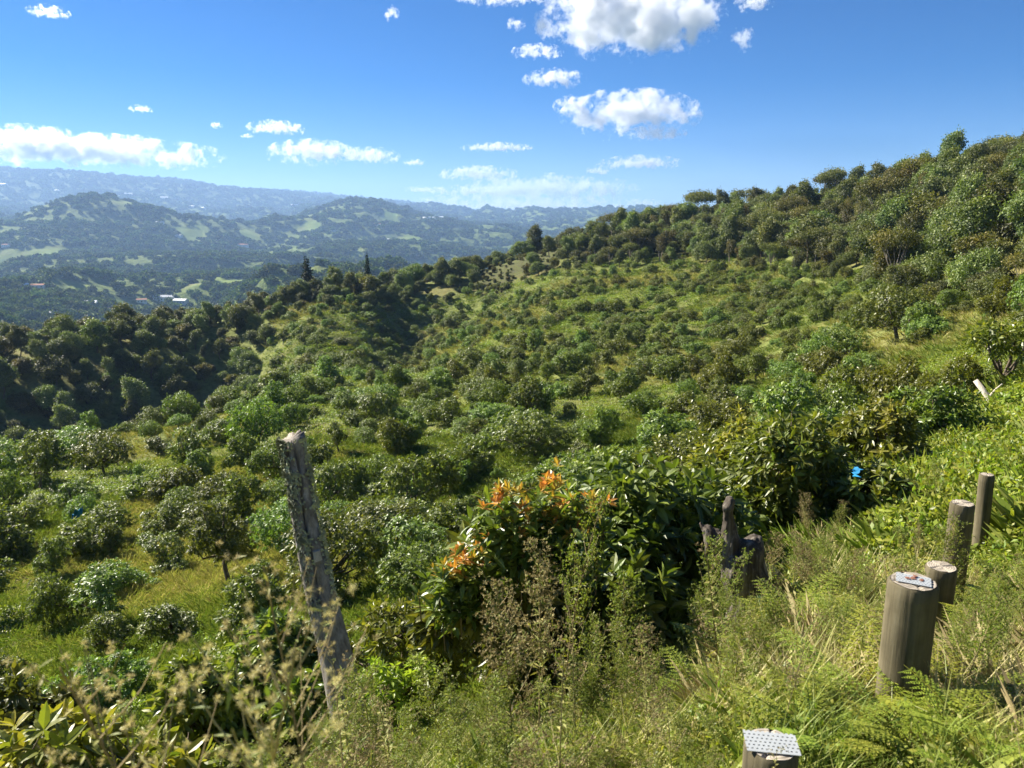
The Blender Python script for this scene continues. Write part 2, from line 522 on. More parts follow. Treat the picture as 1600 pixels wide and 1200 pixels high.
def ground_mat():
    m, nt, b, o = new_mat('hillside_soil_and_grass')
    g = nd(nt, 'ShaderNodeNewGeometry')
    n1 = noise_n(nt, 0.06, 5, g.outputs['Position'])
    n2 = noise_n(nt, 0.9, 6, g.outputs['Position'], 0.65)
    n3 = noise_n(nt, 7.0, 5, g.outputs['Position'], 0.7)
    green = ramp(nt, n2.outputs[0], [(0.25, (0.06, 0.075, 0.022)), (0.5, (0.145, 0.17, 0.045)), (0.75, (0.23, 0.235, 0.08))])
    dry = ramp(nt, n3.outputs[0], [(0.3, (0.12, 0.085, 0.04)), (0.7, (0.28, 0.22, 0.10))])
    f = ramp(nt, n1.outputs[0], [(0.50, (0, 0, 0)), (0.66, (1, 1, 1))])
    f2 = mathn(nt, 'MULTIPLY', f.outputs[0], mathn(nt, 'MULTIPLY_ADD', n3.outputs[0], 1.2, 0.0))
    c = mixc(nt, f2, green.outputs[0], dry.outputs[0])
    at = nd(nt, 'ShaderNodeAttribute'); at.attribute_name = 'tint'
    soil = ramp(nt, n2.outputs[0], [(0.3, (0.075, 0.06, 0.036)), (0.5, (0.09, 0.095, 0.036)), (0.68, (0.10, 0.12, 0.036))])
    c = mixc(nt, at.outputs['Fac'], c, soil.outputs[0])
    nt.links.new(c, b.inputs['Base Color'])
    b.inputs['Roughness'].default_value = 0.95
    b.inputs['Specular IOR Level'].default_value = 0.1
    bp = nd(nt, 'ShaderNodeBump'); bp.inputs['Strength'].default_value = 0.8; bp.inputs['Distance'].default_value = 0.25
    h = mathn(nt, 'ADD', n2.outputs[0], mathn(nt, 'MULTIPLY', n3.outputs[0], 0.4))
    nt.links.new(h, bp.inputs['Height']); nt.links.new(bp.outputs[0], b.inputs['Normal'])
    return m


def valley_mat():
    m, nt, b, o = new_mat('valley_woods_and_fields')
    g = nd(nt, 'ShaderNodeNewGeometry')
    a = nd(nt, 'ShaderNodeAttribute'); a.attribute_name = 'tint'
    n1 = noise_n(nt, 0.03, 6, g.outputs['Position'], 0.7)
    n2 = noise_n(nt, 0.006, 4, g.outputs['Position'], 0.6)
    wood = ramp(nt, n1.outputs[0], [(0.3, (0.04, 0.062, 0.016)), (0.5, (0.10, 0.14, 0.034)), (0.7, (0.17, 0.20, 0.05))])
    field = ramp(nt, n2.outputs[0], [(0.35, (0.12, 0.19, 0.04)), (0.55, (0.18, 0.23, 0.05)), (0.7, (0.22, 0.18, 0.09))])
    c = mixc(nt, a.outputs['Fac'], wood.outputs[0], field.outputs[0])
    nt.links.new(c, b.inputs['Base Color'])
    b.inputs['Roughness'].default_value = 0.95
    b.inputs['Specular IOR Level'].default_value = 0.1
    bp = nd(nt, 'ShaderNodeBump'); bp.inputs['Strength'].default_value = 1.0; bp.inputs['Distance'].default_value = 14.0
    nt.links.new(mathn(nt, 'MULTIPLY', n1.outputs[0], mathn(nt, 'SUBTRACT', 1.0, a.outputs['Fac'])), bp.inputs['Height'])
    nt.links.new(bp.outputs[0], b.inputs['Normal'])
    return m


M['ground'] = ground_mat()
M['valley'] = valley_mat()


def flat_mat(name, c, rough=0.8, spec=0.3, var=0.15, metal=0.0):
    m, nt, b, o = new_mat(name)
    g = nd(nt, 'ShaderNodeTexCoord')
    n = noise_n(nt, 5.0, 5, g.outputs['Object'], 0.65)
    r = ramp(nt, n.outputs[0], [(0.3, tuple(x * (1 - var) for x in c)), (0.7, tuple(min(1, x * (1 + var)) for x in c))])
    nt.links.new(r.outputs[0], b.inputs['Base Color'])
    b.inputs['Roughness'].default_value = rough; b.inputs['Specular IOR Level'].default_value = spec; b.inputs['Metallic'].default_value = metal
    return m


M['wall'] = flat_mat('house_wall', (0.74, 0.72, 0.68))
M['roof_white'] = flat_mat('white_sheet_roof', (0.78, 0.78, 0.76), 0.5)
M['roof_grey'] = flat_mat('grey_sheet_roof', (0.42, 0.44, 0.46), 0.5)
M['roof_clay'] = flat_mat('clay_tile_roof', (0.36, 0.17, 0.10), 0.9)
M['glass'] = flat_mat('dark_window', (0.03, 0.035, 0.04), 0.15, 0.5)
M['door'] = flat_mat('wooden_door', (0.14, 0.09, 0.05), 0.7)
M['blue'] = flat_mat('blue_plastic', (0.01, 0.16, 0.34), 0.75, 0.2)
M['plate'] = flat_mat('galvanised_plate', (0.36, 0.38, 0.385), 0.5, 0.5, 0.15, 0.1)
M['hole'] = flat_mat('plate_slot_shadow', (0.05, 0.05, 0.05), 0.8, 0.2)
M['rust'] = flat_mat('rust', (0.20, 0.09, 0.06), 0.9, 0.2, 0.4)
M['lichen'] = flat_mat('grey_green_lichen', (0.30, 0.32, 0.22), 0.95, 0.1, 0.35)


def wood_mat(name, dark, mid, light, gs=1.0, bump=0.6):
    m, nt, b, o = new_mat(name)
    tc = nd(nt, 'ShaderNodeTexCoord')
    mp = nd(nt, 'ShaderNodeMapping'); mp.inputs['Scale'].default_value = (30 * gs, 30 * gs, 1.6 * gs)
    nt.links.new(tc.outputs['Object'], mp.inputs[0])
    n = noise_n(nt, 1.0, 7, mp.outputs[0], 0.7)
    n2 = noise_n(nt, 7.0, 4, tc.outputs['Object'], 0.6)
    r = ramp(nt, n.outputs[0], [(0.28, dark), (0.5, mid), (0.75, light)])
    r2 = ramp(nt, n2.outputs[0], [(0.3, (0.65, 0.65, 0.62)), (0.7, (1.1, 1.1, 1.1))])
    c = mixc(nt, 1.0, r.outputs[0], r2.outputs[0], 'MULTIPLY')
    nt.links.new(c, b.inputs['Base Color'])
    b.inputs['Roughness'].default_value = 0.85; b.inputs['Specular IOR Level'].default_value = 0.2
    bp = nd(nt, 'ShaderNodeBump'); bp.inputs['Strength'].default_value = bump; bp.inputs['Distance'].default_value = 0.006
    nt.links.new(n.outputs[0], bp.inputs['Height']); nt.links.new(bp.outputs[0], b.inputs['Normal'])
    return m


M['post'] = wood_mat('treated_post_wood', (0.05, 0.043, 0.026), (0.125, 0.105, 0.062), (0.19, 0.165, 0.105))
M['oldwood'] = wood_mat('weathered_grey_wood', (0.10, 0.085, 0.07), (0.25, 0.22, 0.19), (0.44, 0.40, 0.35), 1.2, 1.0)
M['stump'] = wood_mat('rotten_stump_wood', (0.03, 0.022, 0.016), (0.085, 0.07, 0.055), (0.34, 0.30, 0.25), 0.7, 1.0)


def endgrain_mat():
    m, nt, b, o = new_mat('post_end_grain')
    tc = nd(nt, 'ShaderNodeTexCoord')
    n = noise_n(nt, 14, 4, tc.outputs['Object'])
    w = nd(nt, 'ShaderNodeTexWave'); w.wave_type = 'RINGS'; w.rings_direction = 'Z'
    w.inputs['Scale'].default_value = 26; w.inputs['Distortion'].default_value = 2.0; w.inputs['Detail'].default_value = 3
    nt.links.new(tc.outputs['Object'], w.inputs[0])
    r = ramp(nt, w.outputs[1], [(0.1, (0.26, 0.22, 0.17)), (0.8, (0.48, 0.42, 0.34))])
    r2 = ramp(nt, n.outputs[0], [(0.3, (0.6, 0.6, 0.6)), (0.65, (1, 1, 1))])
    nt.links.new(mixc(nt, 1.0, r.outputs[0], r2.outputs[0], 'MULTIPLY'), b.inputs['Base Color'])
    b.inputs['Roughness'].default_value = 0.9; b.inputs['Specular IOR Level'].default_value = 0.15
    return m


M['endgrain'] = endgrain_mat()

# ------------------------------------------------------------------ the ground as far as the horizon
def polar_mesh(name, azs, Rs, mat, tintf=None, wrap=False):
    A, R_ = np.meshgrid(np.radians(azs), Rs, indexing='ij')
    x, y = R_ * np.sin(A), R_ * np.cos(A)
    zz = H(x, y)
    na, nr = len(azs), len(Rs)
    v = np.stack([x, y, zz], -1).reshape(-1, 3)
    i = np.arange(na if wrap else na - 1)[:, None]; j = np.arange(nr - 1)[None]
    i2 = (i + 1) % na
    q = np.stack([i * nr + j, i * nr + j + 1, i2 * nr + j + 1, i2 * nr + j], -1).reshape(-1, 4)[:, ::-1]
    t = None if tintf is None else tintf(v)
    return mesh_np(name, v, [q], t, True, (mat,))


AZ_FINE = np.concatenate([np.arange(-180, -48, 1.5), np.arange(-48, 48, 0.4), np.arange(48, 180, 1.5)])
R_NEAR = np.concatenate([np.array([0.05, 0.3, 0.6, 0.9]), np.geomspace(1.1, 345, 230)])


def cleared(az, R):
    """1 on the bare field of the ridge"""
    r8 = np.interp(az, AZG, KNR[:, -1])
    wob = 5 * np.sin(az * 1.7) + 3 * np.sin(az * 4.1 + 1)
    return sstep(-3.5, -2.0, az) * (1 - sstep(7.0, 9, az)) * sstep(r8 - 30 + wob, r8 - 24 + wob, R) * (1 - sstep(r8 + 6, r8 + 10, R))


hillside = obj('hillside', polar_mesh('hillside', AZ_FINE, R_NEAR, M['ground'],
               lambda v: cleared(np.degrees(np.arctan2(v[:, 0], v[:, 1])), np.hypot(v[:, 0], v[:, 1])), True), kind='structure')


FIELD_PIX = [(25, 440, 90, 60), (10, 405, 60, 50), (130, 488, 90, 60), (180, 478, 80, 40), (60, 395, 120, 40), (400, 437, 40, 25), (60, 468, 60, 30),
             (640, 372, 60, 30), (300, 365, 60, 60), (480, 360, 60, 60), (560, 395, 50, 40), (390, 365, 60, 70), (270, 398, 60, 20)]


def field_mask(x, y):
    R = np.hypot(x, y)
    f = np.clip((fbm(x / 150.0, y / 150.0, 3, 91) - 0.36) * 9, 0, 1) * sstep(700, 1000, R) * (1 - sstep(6000, 8000, R))
    for (cx, cy, s1, s2) in _fields:
        rr = math.hypot(cx, cy)
        p = ((x - cx) * cy - (y - cy) * cx) / rr; q = ((x - cx) * cx + (y - cy) * cy) / rr
        wob = 1 + 0.5 * fbm(x / 60.0, y / 60.0, 2, 33)
        f = np.maximum(f, np.clip((1.15 - np.hypot(p / s1, q / s2) * wob) * 6, 0, 1))
    return np.clip(f, 0, 1)


_fields = []
for (fu, fv, s1, s2) in FIELD_PIX:
    p = hit(fu, fv, 600)
    k = p.length / 2200
    _fields.append((p.x, p.y, s1 * max(k, 0.5) * 0.55, s2 * max(k, 0.5) * 0.95))

AZ_FAR = np.concatenate([np.arange(-180, -50, 3.0), np.arange(-50, 50, 0.16), np.arange(50, 180, 3.0)])
R_FAR = np.concatenate([np.geomspace(340, 12500, 260), [13000, 13500]])
valley = obj('valley', polar_mesh('valley', AZ_FAR, R_FAR, M['valley'], lambda v: field_mask(v[:, 0], v[:, 1]) * 0.7, True), kind='structure')

# ------------------------------------------------------------------ tree builders
def lobes_points(lobes, n, up_bias=0.0, inner=0.0):
    """points and outward normals on the union of ellipsoid lobes (cx,cy,cz,rx,ry,rz)"""
    L = np.array(lobes, float)
    area = (L[:, 3] * L[:, 4] * L[:, 5]) ** (2 / 3)
    P_, N_ = [], []
    got = 0
    while got < n:
        k = rng.choice(len(L), n, p=area / area.sum())
        d = norm(rng.normal(size=(n, 3)) + [0, 0, up_bias])
        rr = 1 - inner * rng.random((n, 1)) ** 2
        p = L[k, :3] + d * L[k, 3:] * rr
        nn = norm(d / L[k, 3:])
        ok = np.ones(n, bool)
        for j in range(len(L)):
            q = (((p - L[j, :3]) / L[j, 3:]) ** 2).sum(1)
            ok &= (q > 0.80) | (j == k)
        P_.append(p[ok]); N_.append(nn[ok]); got += ok.sum()
    return np.concatenate(P_)[:n], np.concatenate(N_)[:n]


def rosettes(mb, tips, outs, per, L, W, detail, tint_lo=0.0, tint_hi=1.0, spread=1.0, up=0.35, droop=0.2, collect=None):
    """whorls of leaves round each shoot tip"""
    n = len(tips)
    ax = norm(outs + np.array([0, 0, up]) + rng.normal(size=(n, 3)) * 0.35)
    ref = np.where(np.abs(ax[:, 2:3]) < 0.9, np.array([[0, 0, 1.0]]), np.array([[1.0, 0, 0]]))
    a = norm(np.cross(ax, ref)); b = np.cross(ax, a)
    tt = rng.random(n)
    for k in range(per):
        th = k * 2.4 + rng.random(n) * 0.7
        f = k / max(1, per - 1)
        pol = np.radians(25 + 75 * f * spread + rng.normal(size=n) * 12)
        d = np.cos(pol)[:, None] * ax + np.sin(pol)[:, None] * (np.cos(th)[:, None] * a + np.sin(th)[:, None] * b)
        nn = ax + rng.normal(size=(n, 3)) * 0.25
        ln = L * (0.65 + 0.5 * rng.random(n))
        t = np.clip(tint_lo + (tint_hi - tint_lo) * (0.55 * tt + 0.25 * rng.random(n) + 0.22 * (1 - f)), 0, 1)
        if collect is not None:
            collect.append((tips - ax * (L * 0.25 * f), d, nn, ln, t))
        else:
            add_leaves(mb, tips - ax * (L * 0.25 * f), d, nn, ln, ln * W, t, detail, droop)


def crown_lobes(w, h, base, n, flat=1.0, seed=None):
    """uneven heap of lobes, width about w, from height base to h"""
    r = random.Random(seed)
    out = [(w * r.uniform(-0.06, 0.06), w * r.uniform(-0.06, 0.06), base + (h - base) * 0.42, w * 0.25, w * 0.25, (h - base) * 0.38)]
    for i in range(n):
        a = i * 2.4 + r.uniform(-0.8, 0.8)
        k = r.uniform(0.35, 1.25)
        rr = w * r.uniform(0.10, 0.24)
        cx, cy = math.cos(a) * (w * 0.5 - rr * 0.8) * k, math.sin(a) * (w * 0.5 - rr * 0.8) * k
        cz = base + rr * 0.7 + (h - base - 1.5 * rr) * r.random() * (1.05 - 0.45 * k)
        out.append((cx, cy, cz, rr, rr * r.uniform(0.8, 1.15), rr * r.uniform(0.65, 1.0) * flat))
    return out


def make_trunk(h, r0, lobes, limb=True, k=7, lean=0.06, twigs=None, twr=0.006):
    mb = MB()
    fork = h * random.uniform(0.28, 0.4)
    p0 = np.array([0, 0, -0.25]); p1 = np.array([random.uniform(-lean, lean) * h, random.uniform(-lean, lean) * h, fork])
    mb.tube(np.array([p0, [0, 0, 0.03 * h], (p0 + p1) / 2 + [0.02 * h, 0, 0.05 * h], p1]), [r0 * 1.4, r0 * 1.05, r0 * 0.9, r0 * 0.8], k)
    if limb:
        for lb in lobes[1:]:
            c = np.array(lb[:3]); mid = (p1 + c) / 2 + np.array([0, 0, -0.06 * h]) + np.random.default_rng(int(abs(c[0]) * 1e4)).normal(size=3) * 0.03 * h
            mb.tube(np.array([p1 - [0, 0, 0.02 * h], mid, c]), [r0 * 0.55, r0 * 0.4, r0 * 0.16], max(4, k - 2))
    if twigs is not None:
        C = np.array([l[:3] for l in lobes])
        for tp in twigs:
            c = C[np.argmin(((C - tp) ** 2).sum(1))]
            m_ = (c + tp) / 2 - [0, 0, 0.03]
            mb.tube(np.array([c, m_, tp]), [twr * 1.6, twr * 1.2, twr * 0.6], 3, cap=False)
    return mb


def avocado(w, h, base, n_tips, per, L, detail, nl=7, trunk_r=None, mat='avocado', lo=0.0, hi=1.0, seed=1, twigs=False, W=0.36, inner=0.55, singles=None):
    """returns (trunk mesh, crown mesh, lobes)"""
    lb = crown_lobes(w, h, base, nl, seed=seed)
    tips, outs = lobes_points(lb, n_tips, 0.25, inner)
    tips = tips + outs * ((rng.random((len(tips), 1)) < 0.3) * rng.random((len(tips), 1)) * 0.07 * w) + rng.normal(size=tips.shape) * 0.012 * w
    keep = tips[:, 2] > base * 0.6
    tips, outs = tips[keep], outs[keep]
    mb = MB()
    if singles is None:
        rosettes(mb, tips, outs, per, L, W, detail, lo, hi)
    else:                                   # the leaves that show largest become parts of their own
        P0, out = singles
        col = []
        rosettes(mb, tips, outs, per, L, W, detail, lo, hi, collect=col)
        pos, d, nn, ln, t = (np.concatenate([c[k] for c in col]) for k in range(5))
        order = np.argsort(np.linalg.norm(pos + np.array(P0), axis=1) - ln)
        big, rest = order[:295], order[295:]
        add_leaves(mb, pos[rest], d[rest], nn[rest], ln[rest], ln[rest] * W, t[rest], detail, 0.2)
        out.extend((pos[i], d[i], nn[i], float(ln[i]), float(t[i])) for i in big)
    tr = make_trunk(h, trunk_r or 0.035 * h, lb, True, 7, 0.05, tips[::3] if twigs else None)
    return tr.mesh('avocado_trunk', (M['bark'],), True), mb.mesh('avocado_crown', (M[mat],)), lb


def broadleaf(w, h, base, n, L, style, mat, seed):
    r = random.Random(seed)
    if style == 'umbrella':
        lb = [(0, 0, h * 0.9, w * 0.3, w * 0.3, h * 0.07)]
        for i in range(9):
            a = i * 2.4; k = r.uniform(0.4, 1.0); rr = w * r.uniform(0.16, 0.24)
            lb.append((math.cos(a) * w * 0.38 * k, math.sin(a) * w * 0.38 * k, h * (0.9 - 0.16 * k * r.random()), rr, rr, h * r.uniform(0.05, 0.08)))
    elif style == 'tall':
        lb = [(0, 0, h * 0.7, w * 0.28, w * 0.28, h * 0.25)]
        for i in range(9):
            a = i * 2.4; rr = w * r.uniform(0.14, 0.24); k = r.uniform(0.3, 1)
            lb.append((math.cos(a) * w * 0.34 * k, math.sin(a) * w * 0.34 * k, h * (0.4 + 0.55 * r.random()), rr, rr, rr * 0.9))
    elif style == 'cone':
        lb = []
        for i in range(12):
            f = i / 11; rr = w * 0.5 * (1 - f * 0.85) * r.uniform(0.8, 1.1); a = i * 2.4
            lb.append((math.cos(a) * rr * 0.3, math.sin(a) * rr * 0.3, h * (0.12 + 0.86 * f), rr, rr, h * 0.07))
    else:
        lb = crown_lobes(w, h, base, 11, seed=seed)
    p, o_ = lobes_points(lb, n, 0.3, 0.6)
    p = p + o_ * ((rng.random((n, 1)) < 0.35) * rng.random((n, 1)) ** 2 * 0.11 * w) + rng.normal(size=p.shape) * 0.016 * w
    mb = MB()
    d = norm(o_ * 0.7 + rng.normal(size=(n, 3)) * 0.8 + [0, 0, -0.1])
    nn = o_ + rng.normal(size=(n, 3)) * 0.5 + [0, 0, 0.3]
    ln = L * (0.6 + 0.8 * rng.random(n))
    lt = rng.random(len(lb)) * 0.5
    C = np.array([l[:3] for l in lb])
    own = np.argmin(((p[:, None, :] - C[None]) ** 2).sum(-1), 1)
    t = np.clip(lt[own] + 0.5 * rng.random(n), 0, 1)
    add_leaves(mb, p, d, nn, ln, ln * 0.62, t, 0, 0.1)
    tr = make_trunk(h, 0.022 * h, lb, True, 6, 0.05)
    return tr.mesh('forest_trunk', (M['bark'] if style != 'umbrella' else M['greybark'],), True), mb.mesh('forest_crown', (M[mat],)), lb


def place_tree(name, meshes, loc, rz, scale, label, cat, group=None, extra=None):
    e = empty(name, loc, rz, scale)
    tag(e, label, cat, group)
    obj('trunk', meshes[0], e)
    obj('crown', meshes[1], e)
    return e


# ------------------------------------------------------------------ geometry-node scatter for what nobody could count
def scatter(name, pts, rot, scl, idx, sources):
    me = bpy.data.meshes.new(name)
    pts = np.asarray(pts, np.float32)
    me.vertices.add(len(pts)); me.vertices.foreach_set('co', pts.ravel())
    a = me.attributes.new('rot', 'FLOAT_VECTOR', 'POINT'); a.data.foreach_set('vector', np.asarray(rot, np.float32).ravel())
    a = me.attributes.new('scl', 'FLOAT_VECTOR', 'POINT'); a.data.foreach_set('vector', np.asarray(scl, np.float32).ravel())
    a = me.attributes.new('idx', 'INT', 'POINT'); a.data.foreach_set('value', np.asarray(idx, np.int32))
    o = obj(name, me, kind='stuff')
    ng = bpy.data.node_groups.new(name, 'GeometryNodeTree')
    ng.interface.new_socket('Geometry', in_out='INPUT', socket_type='NodeSocketGeometry')
    ng.interface.new_socket('Geometry', in_out='OUTPUT', socket_type='NodeSocketGeometry')
    N = ng.nodes; Lk = ng.links
    gi = N.new('NodeGroupInput'); go = N.new('NodeGroupOutput'); jn = N.new('GeometryNodeJoinGeometry')

    def attr(nm, typ):
        n = N.new('GeometryNodeInputNamedAttribute'); n.data_type = typ; n.inputs[0].default_value = nm
        return n.outputs[0]
    ra, sa, ia = attr('rot', 'FLOAT_VECTOR'), attr('scl', 'FLOAT_VECTOR'), attr('idx', 'INT')
    er = N.new('FunctionNodeEulerToRotation'); Lk.new(ra, er.inputs[0])
    for k, s in enumerate(sources):
        oi = N.new('GeometryNodeObjectInfo'); oi.inputs['Object'].default_value = s
        cmp_ = N.new('FunctionNodeCompare'); cmp_.data_type = 'INT'; cmp_.operation = 'EQUAL'
        Lk.new(ia, cmp_.inputs[2]); cmp_.inputs[3].default_value = k
        ip = N.new('GeometryNodeInstanceOnPoints')
        Lk.new(gi.outputs[0], ip.inputs['Points']); Lk.new(cmp_.outputs[0], ip.inputs['Selection'])
        Lk.new(oi.outputs['Geometry'], ip.inputs['Instance'])
        Lk.new(er.outputs[0], ip.inputs['Rotation']); Lk.new(sa, ip.inputs['Scale'])
        Lk.new(ip.outputs[0], jn.inputs[0])
    Lk.new(jn.outputs[0], go.inputs[0])
    md = o.modifiers.new('scatter', 'NODES'); md.node_group = ng
    return o


def source(name, me):
    return bpy.data.objects.new(name, me)          # not linked to the scene: only a shape to repeat


def combine(name, meshes):
    bm = bmesh.new()
    me = bpy.data.meshes.new(name)
    base = 0
    for m_ in meshes:
        n0 = len(bm.faces)
        bm.from_mesh(m_)
        bm.faces.ensure_lookup_table()
        for f in bm.faces[n0:]:
            f.material_index = base
        base += 1
        me.materials.append(m_.materials[0])
    bm.to_mesh(me); bm.free()
    return me


# ------------------------------------------------------------------ wooden posts on the path edge
def round_post(name, top_pix, R, dia, height, label, group, plate=False, rusty=False, lean=0.0, bevel=0.008, seed=0, crack=True):
    d = ray(*top_pix); k = R / math.hypot(d[0], d[1])
    x, y, zt = d[0] * k, d[1] * k, d[2] * k
    e = empty(name, (x, y, zt - height), random.Random(seed).uniform(0, 6.28))
    e.rotation_euler = (lean, 0, e.rotation_euler[2])
    tag(e, label, 'post', group)
    n, r = 72, dia / 2
    zs = np.concatenate([np.linspace(-0.35, height - bevel, 22), [height]])
    th = np.arange(n) * 2 * np.pi / n
    v = []
    for i, z0 in enumerate(zs):
        rr = r * (1 + 0.02 * np.sin(th * 2 + seed) + 0.012 * np.sin(th * 5 + 3 * z0 + seed)) * (1 + 0.015 * (height - z0))
        if i == len(zs) - 1: rr = rr - bevel
        g = np.exp(-((th - 2.1 - 0.05 * np.sin(z0 * 9)) / 0.06) ** 2) + 0.7 * np.exp(-((th - 4.4) / 0.06) ** 2)
        if crack: rr = rr - r * 0.03 * g * sstep(height * 0.3, height * 0.8, z0)
        v.append(np.stack([rr * np.cos(th), rr * np.sin(th), np.full(n, z0)], 1))
    mb = MB()
    m = len(zs)
    i = np.arange(m - 1)[:, None] * n; j = np.arange(n)[None]
    q = np.stack([i + j, i + (j + 1) % n, i + n + (j + 1) % n, i + n + j], -1).reshape(-1, 4)
    mb.add(np.concatenate(v), None, q)
    obj('shaft', mb.mesh('post_shaft', (M['post'],), True), e)
    # sawn end: wedges of end grain with open radial checks
    top = MB()
    rt = r - bevel
    ring = 6
    V = [[0, 0, height + 0.0015]]
    checks = [0.4, 1.9, 3.3, 4.9]
    for ri in range(1, ring + 1):
        for a in th:
            dep = 0
            for c in checks:
                dd = abs((a - c + np.pi) % (2 * np.pi) - np.pi)
                dep += 0.012 * math.exp(-(dd * ri / ring / 0.07) ** 2) * (ri / ring)
            V.append([rt * ri / ring * math.cos(a), rt * ri / ring * math.sin(a), height + 0.0015 - dep * 0.8 + 0.001 * math.sin(7 * a + ri)])
    f3 = [[0, 1 + a, 1 + (a + 1) % n] for a in range(n)]
    f4 = [[1 + (ri - 1) * n + a, 1 + ri * n + a, 1 + ri * n + (a + 1) % n, 1 + (ri - 1) * n + (a + 1) % n] for ri in range(1, ring) for a in range(n)]
    top.add(V, f3, f4)
    obj('cut_end', top.mesh('post_end', (M['endgrain'],)), e)
    if plate or rusty:
        nail_plate(e, height, r, rusty)
    return e


def nail_plate(e, height, r, rusty):
    """pressed steel plate with rows of stamped slots, its teeth driven into the post top"""
    bm = bmesh.new()
    w, l, t = (0.092, 0.145, 0.0018) if not rusty else (0.075, 0.11, 0.0018)
    nx, ny = 6, 11
    zt = height + 0.005
    rz = Matrix.Rotation(-e.rotation_euler[2] + (1.42 if not rusty else 1.1), 4, 'Z')
    off = rz @ Vector((0, 0, 0))

    def cuboid(x0, x1, y0, y1, z0, z1):
        vs_ = [bm.verts.new(rz @ Vector((x, y, zz))) for zz in (z0, z1) for x, y in ((x0, y0), (x1, y0), (x1, y1), (x0, y1))]
        for f in ((0, 3, 2, 1), (4, 5, 6, 7), (0, 1, 5, 4), (1, 2, 6, 5), (2, 3, 7, 6), (3, 0, 4, 7)):
            bm.faces.new([vs_[i] for i in f])
    cw, cl = w / nx, l / ny
    tilt = lambda x, y: 0.06 * y
    for i in range(nx):                                  # strips between the slot columns
        x0 = -w / 2 + i * cw
        cuboid(x0, x0 + cw * 0.70, -l / 2, l / 2, zt, zt + t)
        for j in range(ny):
            y0 = -l / 2 + (j + 0.5 * (i % 2)) * cl
            cuboid(x0 + cw * 0.70, x0 + cw, y0, min(l / 2, y0 + cl * 0.55), zt, zt + t)
    me = bpy.data.meshes.new('nail_plate'); bm.to_mesh(me); bm.free()
    me.materials.append(M['plate'])
    o = obj('nail_plate', me, e)
    if rusty:
        mb = MB()
        for k in range(5):
            x0, y0 = random.uniform(-0.03, 0.03), random.uniform(-0.04, 0.04)
            a = np.arange(7) * 0.9
            rr = 0.005 + 0.009 * rng.random(7)
            V = np.stack([x0 + rr * np.cos(a), y0 + rr * np.sin(a), np.full(7, zt + t + 0.0015 + 0.0006 * k)], 1)
            V = np.vstack([[x0, y0, zt + t + 0.003 + 0.0006 * k], V])
            mb.add(V, [[0, 1 + q, 1 + (q + 1) % 7] for q in range(7)])
        obj('rust_flake', mb.mesh('rust_flake', (M['rust'],)), o, kind='stuff')


PG = 'round sawn posts standing along the path edge'
round_post('fence_post', (1205, 1163), 2.06, 0.153, 0.55, 'short round post topped by a slotted galvanised metal plate', PG, plate=True, seed=1)
round_post('fence_post', (1427, 908), 2.86, 0.160, 0.62, 'thick round post with a rusty plate on its sawn top', PG, rusty=True, seed=2)
round_post('fence_post', (1471, 885), 4.45, 0.155, 0.55, 'low round post with a radially cracked top behind the rusty topped post', PG, seed=3)
round_post('fence_post', (1504, 786), 5.55, 0.145, 0.75, 'round post half covered by weeds beside the tallest post', PG, seed=4)
round_post('fence_post', (1546, 742), 7.2, 0.112, 0.85, 'slim tall round post standing farthest along the path edge', PG, seed=5, lean=0.02)


